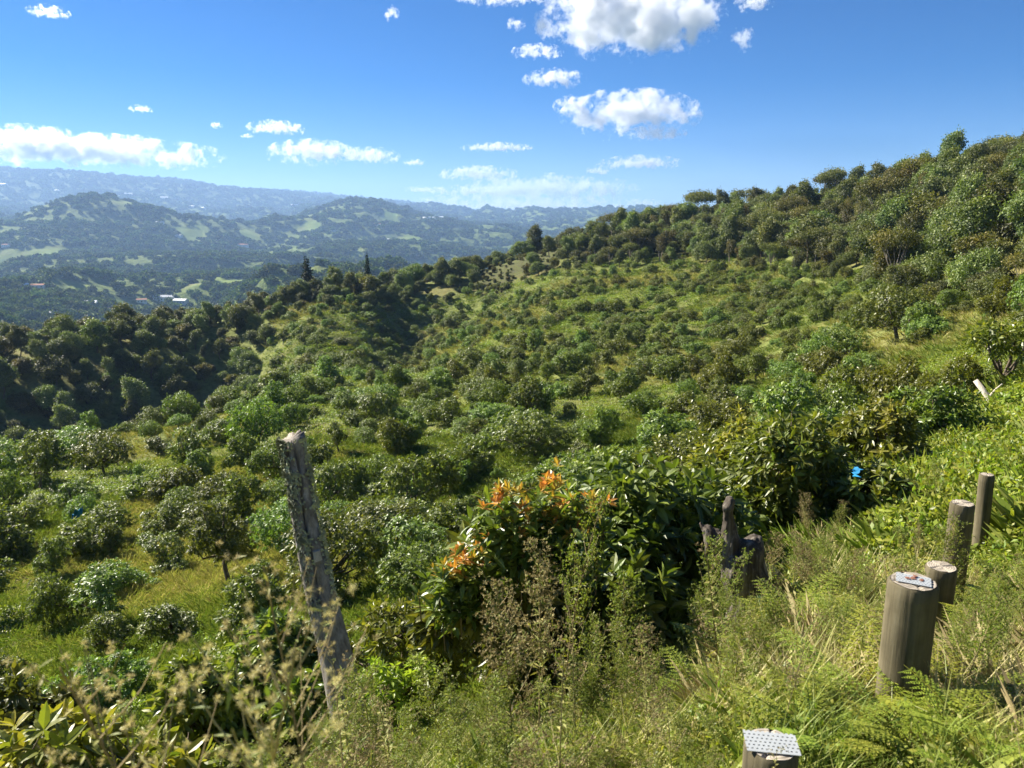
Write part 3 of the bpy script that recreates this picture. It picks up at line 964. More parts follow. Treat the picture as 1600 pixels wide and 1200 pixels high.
# ------------------------------------------------------------------ leaning split post
def leaning_post():
    pt, zt = at_R(455, 684, 4.45)
    top = np.array([pt.x, pt.y, zt])
    pb, zb = at_R(548, 1120, 3.72)
    base = np.array([pb.x, pb.y, zb - 0.25])
    e = empty('leaning_post', base)
    tag(e, 'tall weathered grey split post leaning over, furred with lichen', 'post')
    ax = top - base; Lz = np.linalg.norm(ax)
    n, m = 44, 60
    th = np.arange(n) * 2 * np.pi / n
    V = []
    view = math.atan2(-base[1], -base[0])
    for i in range(m):
        f = i / (m - 1)
        c = ax * f + np.array([0.012 * math.sin(f * 7), 0.01 * math.cos(f * 5), 0])
        r = 0.076 + 0.010 * math.sin(f * 4 + 1) - 0.006 * f
        rr = r * (1 + 0.10 * np.sin(th * 2 + 0.5 + f) + 0.06 * np.sin(th * 3 + 2 * f))
        rr = rr + 0.005 * np.array([mnoise.noise((4 * math.cos(a), 4 * math.sin(a), f * 5)) for a in th])
        rr = rr + 0.003 * np.array([mnoise.noise((14 * math.cos(a), 14 * math.sin(a), f * 6)) for a in th])
        cr = view + 0.12 + 0.10 * math.sin(f * 9) + 0.1 * math.sin(f * 23)
        dd = np.abs((th - cr + np.pi) % (2 * np.pi) - np.pi)
        rr = rr - 0.045 * np.exp(-(dd / 0.10) ** 2) * (0.35 + 0.65 * f) * sstep(0.2, 0.5, f) * (1 - 0.6 * sstep(0.94, 1.0, f))
        cr2 = view - 0.7 + 0.12 * math.sin(f * 6)
        dd = np.abs((th - cr2 + np.pi) % (2 * np.pi) - np.pi)
        rr = rr - 0.018 * np.exp(-(dd / 0.08) ** 2) * (f > 0.45)
        zt_ = 0.0
        ring = np.stack([rr * np.cos(th), rr * np.sin(th), np.zeros(n)], 1) + c
        if i == m - 1:
            ring[:, 2] += 0.03 * np.sin(th * 1.0 + 0.8) + 0.006 * np.sin(th * 7) + 0.004 * rng.normal(size=n)
        V.append(ring)
    mb = MB()
    i = np.arange(m - 1)[:, None] * n; j = np.arange(n)[None]
    q = np.stack([i + j, i + (j + 1) % n, i + n + (j + 1) % n, i + n + j], -1).reshape(-1, 4)
    V = np.concatenate(V)
    V = np.vstack([V, [ax + [0, 0, -0.006]]])
    mb.add(V, [[(m - 1) * n + a, (m - 1) * n + (a + 1) % n, len(V) - 1] for a in range(n)], q)
    obj('shaft', mb.mesh('leaning_shaft', (M['oldwood'],), True), e)
    # lichen: ragged little flakes, thick on the sunny left side
    lm = MB()
    N = 3600
    f = rng.random(N) ** 0.8 * 0.62 + 0.38
    f = np.clip(f + 0.02 * np.sin(f * 60), 0.3, 0.995)
    a = view - 1.0 + rng.normal(size=N) * 0.40 + 0.25 * np.sin(f * 31)
    a = np.where(rng.random(N) < 0.25, view + 1.25 + rng.normal(size=N) * 0.3, a)
    c = ax[None] * f[:, None]
    out = np.stack([np.cos(a), np.sin(a), np.zeros(N)], 1)
    p = c + out * (0.078 - 0.006 * f[:, None] + 0.002)
    d = norm(np.stack([-np.sin(a), np.cos(a), rng.normal(size=N)], 1) + out * 0.5 + rng.normal(size=(N, 3)) * 0.5)
    add_leaves(lm, p, d, out, 0.012 + 0.016 * rng.random(N), 0.011 + 0.01 * rng.random(N), rng.random(N), 0, 0.2)
    obj('lichen', lm.mesh('lichen', (M['lichen'],)), e, kind='stuff')
    # a bare chip of pale wood
    cb = MB()
    fz = 0.63
    cc = ax * fz; o_ = np.array([math.cos(view + 0.33), math.sin(view + 0.33), 0]); s_ = np.array([-o_[1], o_[0], 0]); u_ = ax / Lz
    pc = cc + o_ * 0.083
    V = [pc + s_ * a_ * 0.022 + u_ * b_ * 0.03 + o_ * h_ for h_ in (-0.02, 0.0) for a_, b_ in ((-1, -1), (1, -0.8), (0.9, 1), (-0.8, 0.9))]
    cb.add(V, None, [[4, 5, 6, 7], [0, 1, 5, 4], [1, 2, 6, 5], [2, 3, 7, 6], [3, 0, 4, 7]])
    o = obj('bare_chip', cb.mesh('bare_chip', (M['palebark'],)), e)
    o['label'] = 'small pale patch of bare wood'
    return e


leaning_post()


# ------------------------------------------------------------------ rotten stump
def remesh_union(name, tubes, voxel, mat, disp=0.01, freq=9):
    mb = MB()
    for pts, rad_, k in tubes:
        n0 = mb.n
        mb.tube(np.array(pts, float), rad_, k, cap=True)
        mb.add(np.array(pts[:1], float))
        mb.f3.append(np.array([[n0 + (q_ + 1) % k, n0 + q_, mb.n - 1] for q_ in range(k)]))
    me = mb.mesh(name)
    o = bpy.data.objects.new(name, me); COL.objects.link(o)
    md = o.modifiers.new('remesh', 'REMESH'); md.mode = 'VOXEL'; md.voxel_size = voxel
    dg = bpy.context.evaluated_depsgraph_get()
    me2 = bpy.data.meshes.new_from_object(o.evaluated_get(dg))
    bpy.data.objects.remove(o); bpy.data.meshes.remove(me)
    co = np.zeros(len(me2.vertices) * 3, np.float32); me2.vertices.foreach_get('co', co); co = co.reshape(-1, 3)
    nr = np.zeros(len(co) * 3, np.float32); me2.vertices.foreach_get('normal', nr); nr = nr.reshape(-1, 3)
    dv = np.array([mnoise.fractal(Vector((p[0] * freq, p[1] * freq, p[2] * freq * 0.35)), 0.8, 2.1, 4) for p in co])
    co = co + nr * dv[:, None] * disp
    me2.vertices.foreach_set('co', co.astype(np.float32).ravel())
    me2.polygons.foreach_set('use_smooth', np.ones(len(me2.polygons), bool))
    me2.update()
    me2.materials.clear(); me2.materials.append(mat)
    return me2


def stump():
    R = 5.25
    P0, _ = at_R(1172, 975, R)
    X = lambda u, v, dy=0.0: [(ray(u, v)[0] - ray(1172, 975)[0]) * R / 0.96, dy, ray(u, v)[2] / math.hypot(*ray(u, v)[:2]) * R - P0.z]
    tubes = [
        ([[0.02, 0, -0.25], X(1172, 965), X(1164, 915), X(1154, 880), X(1146, 856)], [0.19, 0.165, 0.15, 0.15, 0.11], 14),
        ([X(1146, 900), X(1137, 860), X(1132, 828), X(1128, 800), X(1126, 786), X(1132, 774)], [0.10, 0.075, 0.050, 0.042, 0.046, 0.028], 12),
        ([X(1148, 896), X(1124, 860, 0.02), X(1108, 836, 0.05), X(1096, 820, 0.06)], [0.09, 0.085, 0.07, 0.035], 10),
        ([X(1098, 824, 0.05), X(1090, 812, 0.08)], [0.04, 0.012], 7),
        ([X(1152, 905), X(1162, 868, -0.02), X(1168, 846, -0.03), X(1172, 834, -0.02)], [0.13, 0.11, 0.075, 0.03], 10),
        ([X(1156, 860, -0.03), X(1150, 838, -0.02)], [0.06, 0.015], 7),
        ([X(1160, 930), X(1190, 992, -0.1)], [0.13, 0.10], 10),
        ([X(1160, 930), X(1150, 990, -0.15)], [0.12, 0.08], 10),
    ]
    e = empty('tree_stump', P0)
    tag(e, 'rotten dark tree stump with a pale upright prong among the weeds', 'stump')
    obj('stump_body', remesh_union('stump_body', tubes, 0.011, M['stump'], 0.020, 13), e)


stump()

# ------------------------------------------------------------------ fallen pale branch on the green bank
def fallen_branch(foot, tip, fork, r0, mat, label):
    """dead limb leaning out of the weeds: foot in the ground, tip and fork in the air"""
    p = hit(*foot); R = math.hypot(p.x, p.y)

    def pt(u, v, dr=0.0):
        d = ray(u, v)
        return d * ((R + dr) / math.hypot(d[0], d[1])) - np.array(p)
    e = empty('fallen_branch', p)
    tag(e, label, 'branch')
    a_ = np.array([0.05, 0, -0.15]); b_ = pt(*tip, 0.2); m_ = (a_ + b_) / 2 + np.array([0.03, 0, 0.05])
    mb = MB()
    mb.tube(np.array([a_, a_ * 0.6 + b_ * 0.4, m_, b_]), [r0, r0 * 0.95, r0 * 0.85, r0 * 0.7], 9)
    obj('bough', mb.mesh('fallen_bough', (M[mat],), True), e)
    mb = MB()
    c_ = pt(*fork, -0.1)
    mb.tube(np.array([m_, (m_ + c_) / 2 + [0, 0, 0.03], c_]), [r0 * 0.55, r0 * 0.4, r0 * 0.2], 6)
    obj('side_branch', mb.mesh('fallen_side_branch', (M[mat],), True), e)


fallen_branch((1560, 648), (1524, 594), (1566, 600), 0.085, 'palebark', 'pale bare fallen branch lying on the bright green bank')
fallen_branch((1492, 700), (1475, 660), (1457, 673), 0.05, 'greybark', 'dark forked dead branch between the yellow tipped avocado and the green bank')


def blue_scrap(u, v, R, size, label, seed, name='blue_bag', zoff=0.0):
    P0, zz = at_R(u, v, R)
    r = np.random.default_rng(seed)
    n = 7
    g = np.linspace(-0.5, 0.5, n)
    X, Y = np.meshgrid(g, g, indexing='ij')
    w = r.normal(size=(n, n)) * 0.10
    V = np.stack([X + w * 0.6, w * 2.0 + 0.25 * X * Y, Y * 1.2 + r.normal(size=(n, n)) * 0.06], -1).reshape(-1, 3) * size
    q = [[i * n + j, (i + 1) * n + j, (i + 1) * n + j + 1, i * n + j + 1] for i in range(n - 1) for j in range(n - 1)]
    mb = MB(); mb.add(V, None, q)
    o = obj(name, mb.mesh(name, (M['blue'],), True), loc=(P0.x, P0.y, max(zz, P0.z + size * 0.3)))
    o.rotation_euler = (0.3, 0.2, r.uniform(0, 3))
    tag(o, label, 'plastic bag')
    return o


blue_scrap(1338, 738, 8.3, 0.085, 'crumpled blue plastic scrap caught in the glossy avocado tree', 3)
blue_scrap(121, 803, 42, 0.45, 'small blue plastic bag lying in grass among orchard trees', 4)

# ------------------------------------------------------------------ avocado trees close by
LEAF_SHAPES = {}


def leaf_shape(mat, W, t):
    key = (mat, round(W, 2), int(t * 7.99))
    if key not in LEAF_SHAPES:
        mb = MB()
        add_leaves(mb, [[0, 0, 0]], [[0, 1.0, 0]], [[0, 0, 1.0]], 1.0, W, np.array([(key[2] + 0.5) / 8]), 1, 0.18)
        LEAF_SHAPES[key] = mb.mesh('single_leaf', (M[mat],))
    return LEAF_SHAPES[key]


def hang_leaf(parent, mat, W, leaf):
    pos, d, n, ln, t = leaf
    d = Vector(d).normalized(); n = Vector(n); n = (n - n.dot(d) * d).normalized(); sd = d.cross(n)
    o = obj('leaf', leaf_shape(mat, W, min(0.999, max(0.0, t))), parent)
    m = Matrix((sd, d, n)).transposed().to_4x4()
    o.location = pos; o.rotation_euler = m.to_euler(); o.scale = (ln, ln, ln)


def tree_at(name, u_mid, v_top, R, w, label, cat='tree', n_tips=380, per=9, L=0.19, detail=1, mat='avocado', lo=0.0, hi=1.0, seed=1,
            hmin=0.8, base=0.25, group=None, nl=8, twigs=True, W=0.36, flush=None, single=False):
    P0, zt = at_R(u_mid, v_top, R)
    h = max(hmin, zt - P0.z)
    leaves = []
    tr, cr, lb = avocado(w, h, base, n_tips, per, L, detail, nl, None, mat, lo, hi, seed, twigs, W, singles=(P0, leaves) if single else None)
    e = place_tree(name, (tr, cr), P0, 0.0, 1.0, label, cat, group)
    if single:
        for ch in e.children:
            if ch.name.startswith('crown'): ch['kind'] = 'stuff'
        for lf in leaves:
            hang_leaf(e, mat, W, lf)
    if flush:
        mb, gb, gs = MB(), MB(), MB()
        for (fu, fv, n) in [(a_, b_, c_ + 3) for a_, b_, c_ in flush]:
            d = ray(fu, fv); k = (R - w * 0.46) / math.hypot(d[0], d[1])
            c = np.array(d * k) - np.array(P0)
            tips = c + rng.normal(size=(n, 3)) * [0.05, 0.06, 0.045]
            rosettes(mb, tips, np.tile([[0, 0, 1.0]], (n, 1)), 9, L * 0.5, 0.30, detail, -0.05, 1.0, 0.85, 0.9, 0.12)
            low = np.repeat(c[None], n * 4, 0) + rng.normal(size=(n * 4, 3)) * [0.085, 0.08, 0.05] + [0, 0.06, -0.07] - np.array([0, 0, 1.0]) * (0.05 + 0.28 * rng.random((n * 4, 1)))
            rosettes(gb, low, np.tile([[0, 0, 1.0]], (n * 4, 1)) + rng.normal(size=(n * 4, 3)) * 0.5, 7, L * 0.8, 0.34, detail, 0.1, 1.0, 0.9, 0.5, 0.2)
            for tp in low[::4]:
                gs.tube(np.array([tp - [0, -0.08, 0.25], tp - [0, -0.03, 0.1], tp]), [0.006, 0.005, 0.004], 3, t=0.1, cap=False)
        o = obj('new_leaves', mb.mesh('new_leaves', (M['flush'],)), e)
        o['label'] = 'orange flush of young leaves'; o['kind'] = 'stuff'
        o = obj('shoot_leaves', gb.mesh('shoot_leaves', (M['avocado'],)), e, kind='stuff')
        obj('shoot', gs.mesh('shoot', (M['bark'],)), e, kind='stuff')
    return e


tree_at('avocado_tree', 1005, 648, 6.4, 2.25, 'large dark glossy avocado tree beside the rotten stump', n_tips=1150, per=9, L=0.165, lo=0, hi=0.95, seed=4, base=0.15, single=True)
tree_at('avocado_tree', 812, 742, 5.4, 1.4, 'avocado tree crowned with orange young leaves', n_tips=600, per=9, L=0.15, hi=1.1, seed=7, base=0.2, single=True,
        flush=[(715, 862, 4), (700, 890, 3), (735, 880, 2), (793, 762, 4), (770, 775, 3), (862, 752, 5), (880, 780, 3), (830, 795, 3), (790, 828, 3), (858, 806, 3), (922, 785, 3), (750, 850, 2), (905, 820, 2)])
tree_at('avocado_tree', 1240, 615, 9.3, 2.5, 'pale glossy avocado tree with a blue plastic scrap caught in it', n_tips=1500, per=9, L=0.135, lo=0.2, hi=1.05, seed=9, base=0.1, nl=10, single=True)
tree_at('avocado_tree', 1395, 622, 13, 1.8, 'yellow tipped avocado tree at the foot of the green bank', n_tips=500, per=8, L=0.15, lo=0.2, hi=1.25, seed=12, base=0.15)
tree_at('avocado_tree', 1172, 600, 12.0, 1.5, 'tree with bright yellow young crown behind the pale glossy avocado', n_tips=420, per=8, L=0.15, mat='young', lo=0.3, hi=1.2, seed=13)
tree_at('avocado_tree', 645, 900, 6.8, 1.35, 'small yellow green leafed tree with bare stem beside the orange tipped tree', n_tips=430, per=8, L=0.10, mat='young', lo=0.0, hi=0.85, seed=15, base=0.35)
tree_at('avocado_tree', 420, 925, 7.6, 1.7, 'dark glossy avocado bush directly behind the leaning split post', n_tips=520, per=9, L=0.15, hi=1.0, seed=17, base=0.1)
tree_at('avocado_tree', 275, 985, 7.2, 1.25, 'small avocado bush with upright pale leaves beside fluffy seeding weeds', n_tips=330, per=9, L=0.14, lo=0.25, hi=1.1, seed=19, base=0.1)
tree_at('avocado_tree', 90, 1062, 4.6, 1.6, 'low bush with broad yellow green leaves at the bottom of the bank', n_tips=430, per=9, L=0.14, mat='young', lo=0.25, hi=1.1, seed=21, base=0.05, single=True)
tree_at('avocado_tree', 820, 694, 9.5, 0.7, 'light green sapling behind the orange tipped tree', n_tips=110, per=8, L=0.14, mat='young', lo=0.0, hi=0.8, seed=23, base=0.4)
tree_at('avocado_tree', -20, 1000, 7.5, 1.6, 'avocado bush at the edge of the lower bank beside the yellow green bush', n_tips=360, per=9, L=0.15, lo=0.1, hi=1.0, seed=25, base=0.05)
tree_at('avocado_tree', 1575, 490, 24, 2.6, 'pale open crowned young tree above the fallen branch', n_tips=300, per=8, L=0.20, mat='young', lo=0.1, hi=0.9, seed=29, base=1.2, detail=0)
tree_at('avocado_tree', 610, 1005, 6.0, 0.9, 'low leafy shrub with feathery green leaves beside the leaning post foot', n_tips=200, per=9, L=0.08, mat='weed', seed=31, base=0.05)
tree_at('avocado_tree', 1480, 590, 17, 1.9, 'round leafed glossy shrub beside the fallen pale branch', n_tips=330, per=8, L=0.15, lo=0.1, hi=1.0, seed=33, base=0.1)

# ------------------------------------------------------------------ orchard
AV = []
AV_SHAPES = [(3.2, 2.8, 0.2, 900), (2.5, 3.5, 0.6, 620), (3.9, 2.7, 0.15, 1050), (2.3, 2.9, 0.3, 600), (3.5, 3.4, 0.75, 760), (2.9, 2.3, 0.1, 760), (2.1, 3.7, 0.8, 520), (3.7, 3.1, 0.3, 1000)]
for k, (w, h, bs, nt_) in enumerate(AV_SHAPES):
    tr, cr, lb = avocado(w, h, bs, nt_, 9, 0.165, 0, 8 + (k * 3) % 7, 0.10, 'avocado_far', 0.0, 1.0, 100 + k * 7, False, 0.42, 0.75)
    AV.append((tr, cr))
AVY = []
for k in range(2):
    tr, cr, lb = avocado(3.1, 2.9, 0.2, 850, 9, 0.165, 0, 11, 0.09, 'young', 0.0, 0.72, 140 + k, False, 0.42)
    AVY.append((tr, cr))
AVS = [source('avocado_shape', combine('avocado_shape', m_)) for m_ in AV + AVY]


def RF(az):
    return np.interp(az, [-60, -33, -24, -19.5, -17.5, -12, -9.5, -8, -2, 4, 10, 16, 22, 28, 34, 45], [100, 104, 106, 112, 192, 200, 205, 212, 222, 215, 205, 185, 135, 84, 56, 50])


def candidates(spacing, rmin, rmax, azr, jitter, seed):
    r = np.random.default_rng(seed)
    n = int(2 * rmax / spacing) + 1
    g = (np.arange(n) - n / 2) * spacing
    X, Y = np.meshgrid(g, g, indexing='ij')
    X = X + (np.arange(n) % 2)[None, :] * spacing * 0.5
    c, s = math.cos(0.35), math.sin(0.35)
    x, y = (X * c - Y * s).ravel(), (X * s + Y * c).ravel()
    x = x + r.normal(size=len(x)) * spacing * jitter; y = y + r.normal(size=len(y)) * spacing * jitter
    R = np.hypot(x, y); az = np.degrees(np.arctan2(x, y))
    k = (R > rmin) & (R < rmax) & (az > azr[0]) & (az < azr[1])
    return x[k], y[k], R[k], az[k], r


x, y, R, az, r_ = candidates(3.35, 17, 232, (-40, 42), 0.28, 5)
ok = (R < RF(az) + 3) & ~((az > 24) & (R < 22)) & ~((az < 24) & (az > 6) & (R < 21))
dens = np.clip(0.90 - 0.38 * sstep(98, 120, R) * (az < 16) + 1.5 * fbm(x / 20, y / 20, 2, 8), 0.06, 1)
ok &= r_.random(len(x)) < dens
ok &= ~((az < -10) & (R > 103) & (R < RF(az)) & (az < -18.5))
x, y, R, az = x[ok], y[ok], R[ok], az[ok]
zz = H(x, y)
o_ = np.argsort(R)
x, y, R, az, zz = x[o_], y[o_], R[o_], az[o_], zz[o_]
size = np.clip(r_.normal(size=len(x)) * 0.30 + 1.05, 0.4, 1.75) * np.where(R < 34, 0.64, np.where(R < 105, 0.73, 0.70))
bright = r_.random(len(x)) < np.clip(0.08 + 0.35 * sstep(-8, 14, az) + 0.10 * sstep(60, 140, R), 0, 0.5)


def orchard_label(a, R):
    if R < 42:
        if a < -6: return 'glossy avocado tree on the slope below the leaning post', 'orchard trees below the leaning post'
        return 'glossy avocado tree on the slope below the rotten stump', 'orchard trees below the stump'
    if a < -15: return 'rounded avocado tree on the grassy spur above the dark ravine', 'orchard trees on the spur above the ravine'
    if a < 4: return 'rounded avocado tree on the sunlit middle of the orchard slope', 'orchard trees in the middle of the slope'
    if R < 80: return 'dense leafy avocado tree on the slope towards the green bank', 'orchard trees towards the green bank'
    return 'small avocado tree on the grassy bowl below the hilltop forest', 'orchard trees in the grassy bowl'


NI = 292
print('orchard', len(x))
for i in range(min(NI, len(x))):
    lab, grp = orchard_label(az[i], R[i])
    ms = AVY[i % 2] if bright[i] else AV[int(r_.integers(0, 8))]
    s = size[i]
    if bright[i]:
        lab = lab.replace('glossy avocado', 'pale yellow green avocado').replace('rounded avocado', 'pale yellow green avocado').replace('dense leafy avocado', 'pale yellow green avocado').replace('small avocado', 'pale yellow green avocado')
        grp = 'pale ' + grp
    word = 'small ' if s < 0.8 else ('large ' if s > 1.35 else '')
    if word and not lab.startswith('small'):
        lab = word + lab; grp = word + grp
    tr_ = place_tree('avocado_tree', ms, (x[i], y[i], zz[i] - 0.1), r_.uniform(0, 6.28), (s * r_.uniform(0.8, 1.3), s * r_.uniform(0.8, 1.3), s * r_.uniform(0.85, 1.25)), lab, 'tree', grp)
    tr_.rotation_euler[0] = r_.normal() * 0.10; tr_.rotation_euler[1] = r_.normal() * 0.10
if len(x) > NI:
    n = len(x) - NI
    rot = r_.normal(size=(n, 3)) * 0.10; rot[:, 2] = r_.random(n) * 6.28
    sc = np.repeat(size[NI:, None], 3, 1) * (0.88 + 0.25 * r_.random((n, 3)))
    o = scatter('orchard_trees', np.stack([x[NI:], y[NI:], zz[NI:] - 0.1], 1), rot, sc, np.where(bright[NI:], r_.integers(8, 10, n), r_.integers(0, 8, n)), AVS)
    tag(o, 'distant avocado trees covering the far side of the orchard bowl', 'orchard')

# ------------------------------------------------------------------ forest on the ridge and the hill
FT = [broadleaf(6.5, 7.5, 1.6, 6500, 0.30, 'round', 'forest', 201), broadleaf(5.5, 8.5, 2.0, 5600, 0.30, 'tall', 'forest', 202),
      broadleaf(7.0, 7.0, 1.5, 6500, 0.30, 'round', 'forest', 203), broadleaf(8.5, 9.0, 3, 4600, 0.30, 'umbrella', 'olive', 204),
      broadleaf(5.0, 6.5, 1.2, 5000, 0.29, 'round', 'olive', 205), broadleaf(6.0, 8.0, 1.5, 6000, 0.30, 'round', 'forest', 206)]
FT.append(broadleaf(4.6, 10.0, 3.5, 1500, 0.30, 'tall', 'olive', 207))
FT[6][0].materials[0] = M['greybark']
FS = [source('forest_shape', combine('forest_shape', m_[:2])) for m_ in FT]
x, y, R, az, r_ = candidates(3.9, 50, 330, (-42, 44), 0.24, 9)
r8 = np.interp(az, AZG, KNR[:, -1])
ok = (R > RF(az) + 1) & (R < r8 + np.where(az < 2, 24, 34))
ok &= r_.random(len(x)) < np.where(cleared(az, R) > 0.5, 0.06, 0.9)
x, y, R, az, r8 = x[ok], y[ok], R[ok], az[ok], r8[ok]
zz = H(x, y)
o_ = np.argsort(R)
x, y, R, az, zz, r8 = x[o_], y[o_], R[o_], az[o_], zz[o_], r8[o_]
print('forest', len(x))
size = np.clip(r_.normal(size=len(x)) * 0.2 + 0.85, 0.45, 1.4)
size *= np.where(az < 0, 0.78, 1.0) * np.where(R < 90, 0.72, 1.0) * (0.55 + 0.45 * sstep(1, 16, R - RF(az)))
u01 = r_.random(len(x))
pick = np.where(u01 < 0.20, 0, np.where(u01 < 0.40, 1, np.where(u01 < 0.55, 2, np.where(u01 < 0.61, 3, np.where(u01 < 0.82, 4, 5)))))
lit_crown = (pick == 3) & (az < 5); pick[lit_crown] = 0
pick[(r_.random(len(x)) < 0.09) & (az > 3)] = 6
size = np.where(pick == 6, np.minimum(size, 0.85) * 0.9, size)
FL = ['round crowned dark forest tree', 'tall narrow dark forest tree', 'round crowned dark forest tree', 'flat crowned pale trunked forest tree', 'small olive green forest tree', 'round crowned dark forest tree', 'tall sparse grey limbed forest tree']
# largest in the picture first
order = np.argsort(-(size / R) * np.where((az > -35) & (az < 35), 1, 0.1))
ind = order[:288]; rest = order[288:]
for i in ind:
    where = 'on the steep ridge across the dark ravine' if az[i] < 4 else ('on the shoulder of the hill above the green bank' if az[i] > 24 else 'on the hilltop above the orchard bowl')
    s = size[i]
    place_tree('forest_tree', FT[pick[i]], (x[i], y[i], zz[i] - 0.3), r_.uniform(0, 6.28), (s * r_.uniform(0.85, 1.15), s * r_.uniform(0.85, 1.15), s * r_.uniform(0.85, 1.2)),
               FL[pick[i]] + ' ' + where, 'tree', FL[pick[i]] + 's ' + where)
n = len(rest)
rot = np.zeros((n, 3)); rot[:, 2] = r_.random(n) * 6.28
o = scatter('forest', np.stack([x[rest], y[rest], zz[rest] - 0.3], 1), rot, np.repeat(size[rest, None], 3, 1) * (0.85 + 0.3 * r_.random((n, 3))), pick[rest], FS)
tag(o, 'dense dark forest covering the ridge and hilltop', 'forest')

# single trees that stand out on the ridge line
CON = broadleaf(3.6, 9.0, 0.5, 2600, 0.4, 'cone', 'conifer', 301)


def ridge_tree(meshes, u, v_top, R, h0, label, name='ridge_tree', wscale=1.0, group=None):
    P0, zt = at_R(u, v_top, R)
    s = max(0.3, (zt - P0.z) / h0)
    place_tree(name, meshes, P0 - Vector((0, 0, 0.3)), u * 0.7, (s * wscale, s * wscale, s), label, 'tree', group)


def r8_of(u):
    return float(np.interp(az_of(u), AZG, KNR[:, -1]))


ridge_tree(CON, 478, 402, r8_of(478) + 9, 9.0, 'dark pointed conifer standing alone on the ridge crest', 'conifer_tree', 0.95)
ridge_tree(CON, 573, 396, r8_of(573) + 9, 9.0, 'slender dark conifer beside the ridge field', 'conifer_tree', 0.55)
ridge_tree(FT[3], 1305, 262, 232, 9.0, 'flat topped tree breaking the hill skyline beside a dark round tree', 'umbrella_tree', 0.8)
ridge_tree(FT[0], 1240, 280, 236, 7.5, 'dark round tree breaking the hill skyline', 'ridge_tree', 0.7)
ridge_tree(FT[1], 1132, 296, 250, 8.5, 'narrow dark tree standing above the forest skyline', 'ridge_tree', 0.8)
ridge_tree(FT[3], 1380, 318, 165, 9.0, 'large flat olive crowned tree rising from the hill forest', 'umbrella_tree', 0.9)
ridge_tree(FT[3], 1215, 330, 195, 9.0, 'wide flat crowned tree with visible pale limbs above the orchard bowl', 'umbrella_tree', 0.9)
# bushes on the bare ridge field
x, y, R, az, r_ = candidates(2.1, 200, 300, (-5, 10), 0.3, 19)
r8 = np.interp(az, AZG, KNR[:, -1])
ok = (cleared(az, R) > 0.5) & (r_.random(len(x)) < 0.5)
x, y, R, az = x[ok][:280], y[ok][:280], R[ok][:280], az[ok][:280]
for i in range(len(x)):
    s = r_.uniform(0.12, 0.30)
    place_tree('shrub', FT[4], (x[i], y[i], H1(x[i], y[i]) - 0.2), r_.uniform(0, 6), (s, s, s), 'low shrub on the brownish cleared field of the ridge', 'shrub', 'shrubs on the cleared ridge field')

# ------------------------------------------------------------------ far woods in the valley
def clump_mesh(seed, n=150):
    lb = crown_lobes(1.0, 0.8, 0.0, 6, seed=seed)
    p, o_ = lobes_points(lb, n, 0.4, 0.2)
    mb = MB()
    d = norm(o_ * 0.3 + rng.normal(size=(n, 3)))
    add_leaves(mb, p, d, o_ + rng.normal(size=(n, 3)) * 0.3, 0.30, 0.22, np.clip(0.3 + rng.normal(size=n) * 0.25, 0, 1), 0, 0.05)
    return mb.mesh('far_tree', (M['far_tree'],))


CL = [source('far_tree_shape', clump_mesh(400 + k)) for k in range(4)]
n = 110000
r_ = np.random.default_rng(77)
R = np.exp(r_.uniform(math.log(420), math.log(11800), n)); az = r_.uniform(-38, 14, n)
x, y = R * np.sin(np.radians(az)), R * np.cos(np.radians(az))
keep = ((field_mask(x, y) < 0.25) | (r_.random(n) < 0.04)) & (fbm(x / 120, y / 120, 3, 41) + 0.25 * (r_.random(n) - 0.5) > np.where(R > 5500, -0.3, np.where(r_.random(n) < 0.16, -9, 0.02)))
x, y, R = x[keep], y[keep], R[keep]
n = len(x)
rot = np.zeros((n, 3)); rot[:, 2] = r_.random(n) * 6.28
s = (8 + 9 * r_.random(n) ** 2) * (0.8 + R / 4500)
sc = np.stack([s * (0.8 + 0.5 * r_.random(n)), s * (0.8 + 0.5 * r_.random(n)), s * (0.7 + 0.5 * r_.random(n))], 1)
o = scatter('valley_woods', np.stack([x, y, H(x, y) - 0.5], 1), rot, sc, r_.integers(0, 4, n), CL)
tag(o, 'hazy woods and hedgerows covering the valley hills', 'woods')

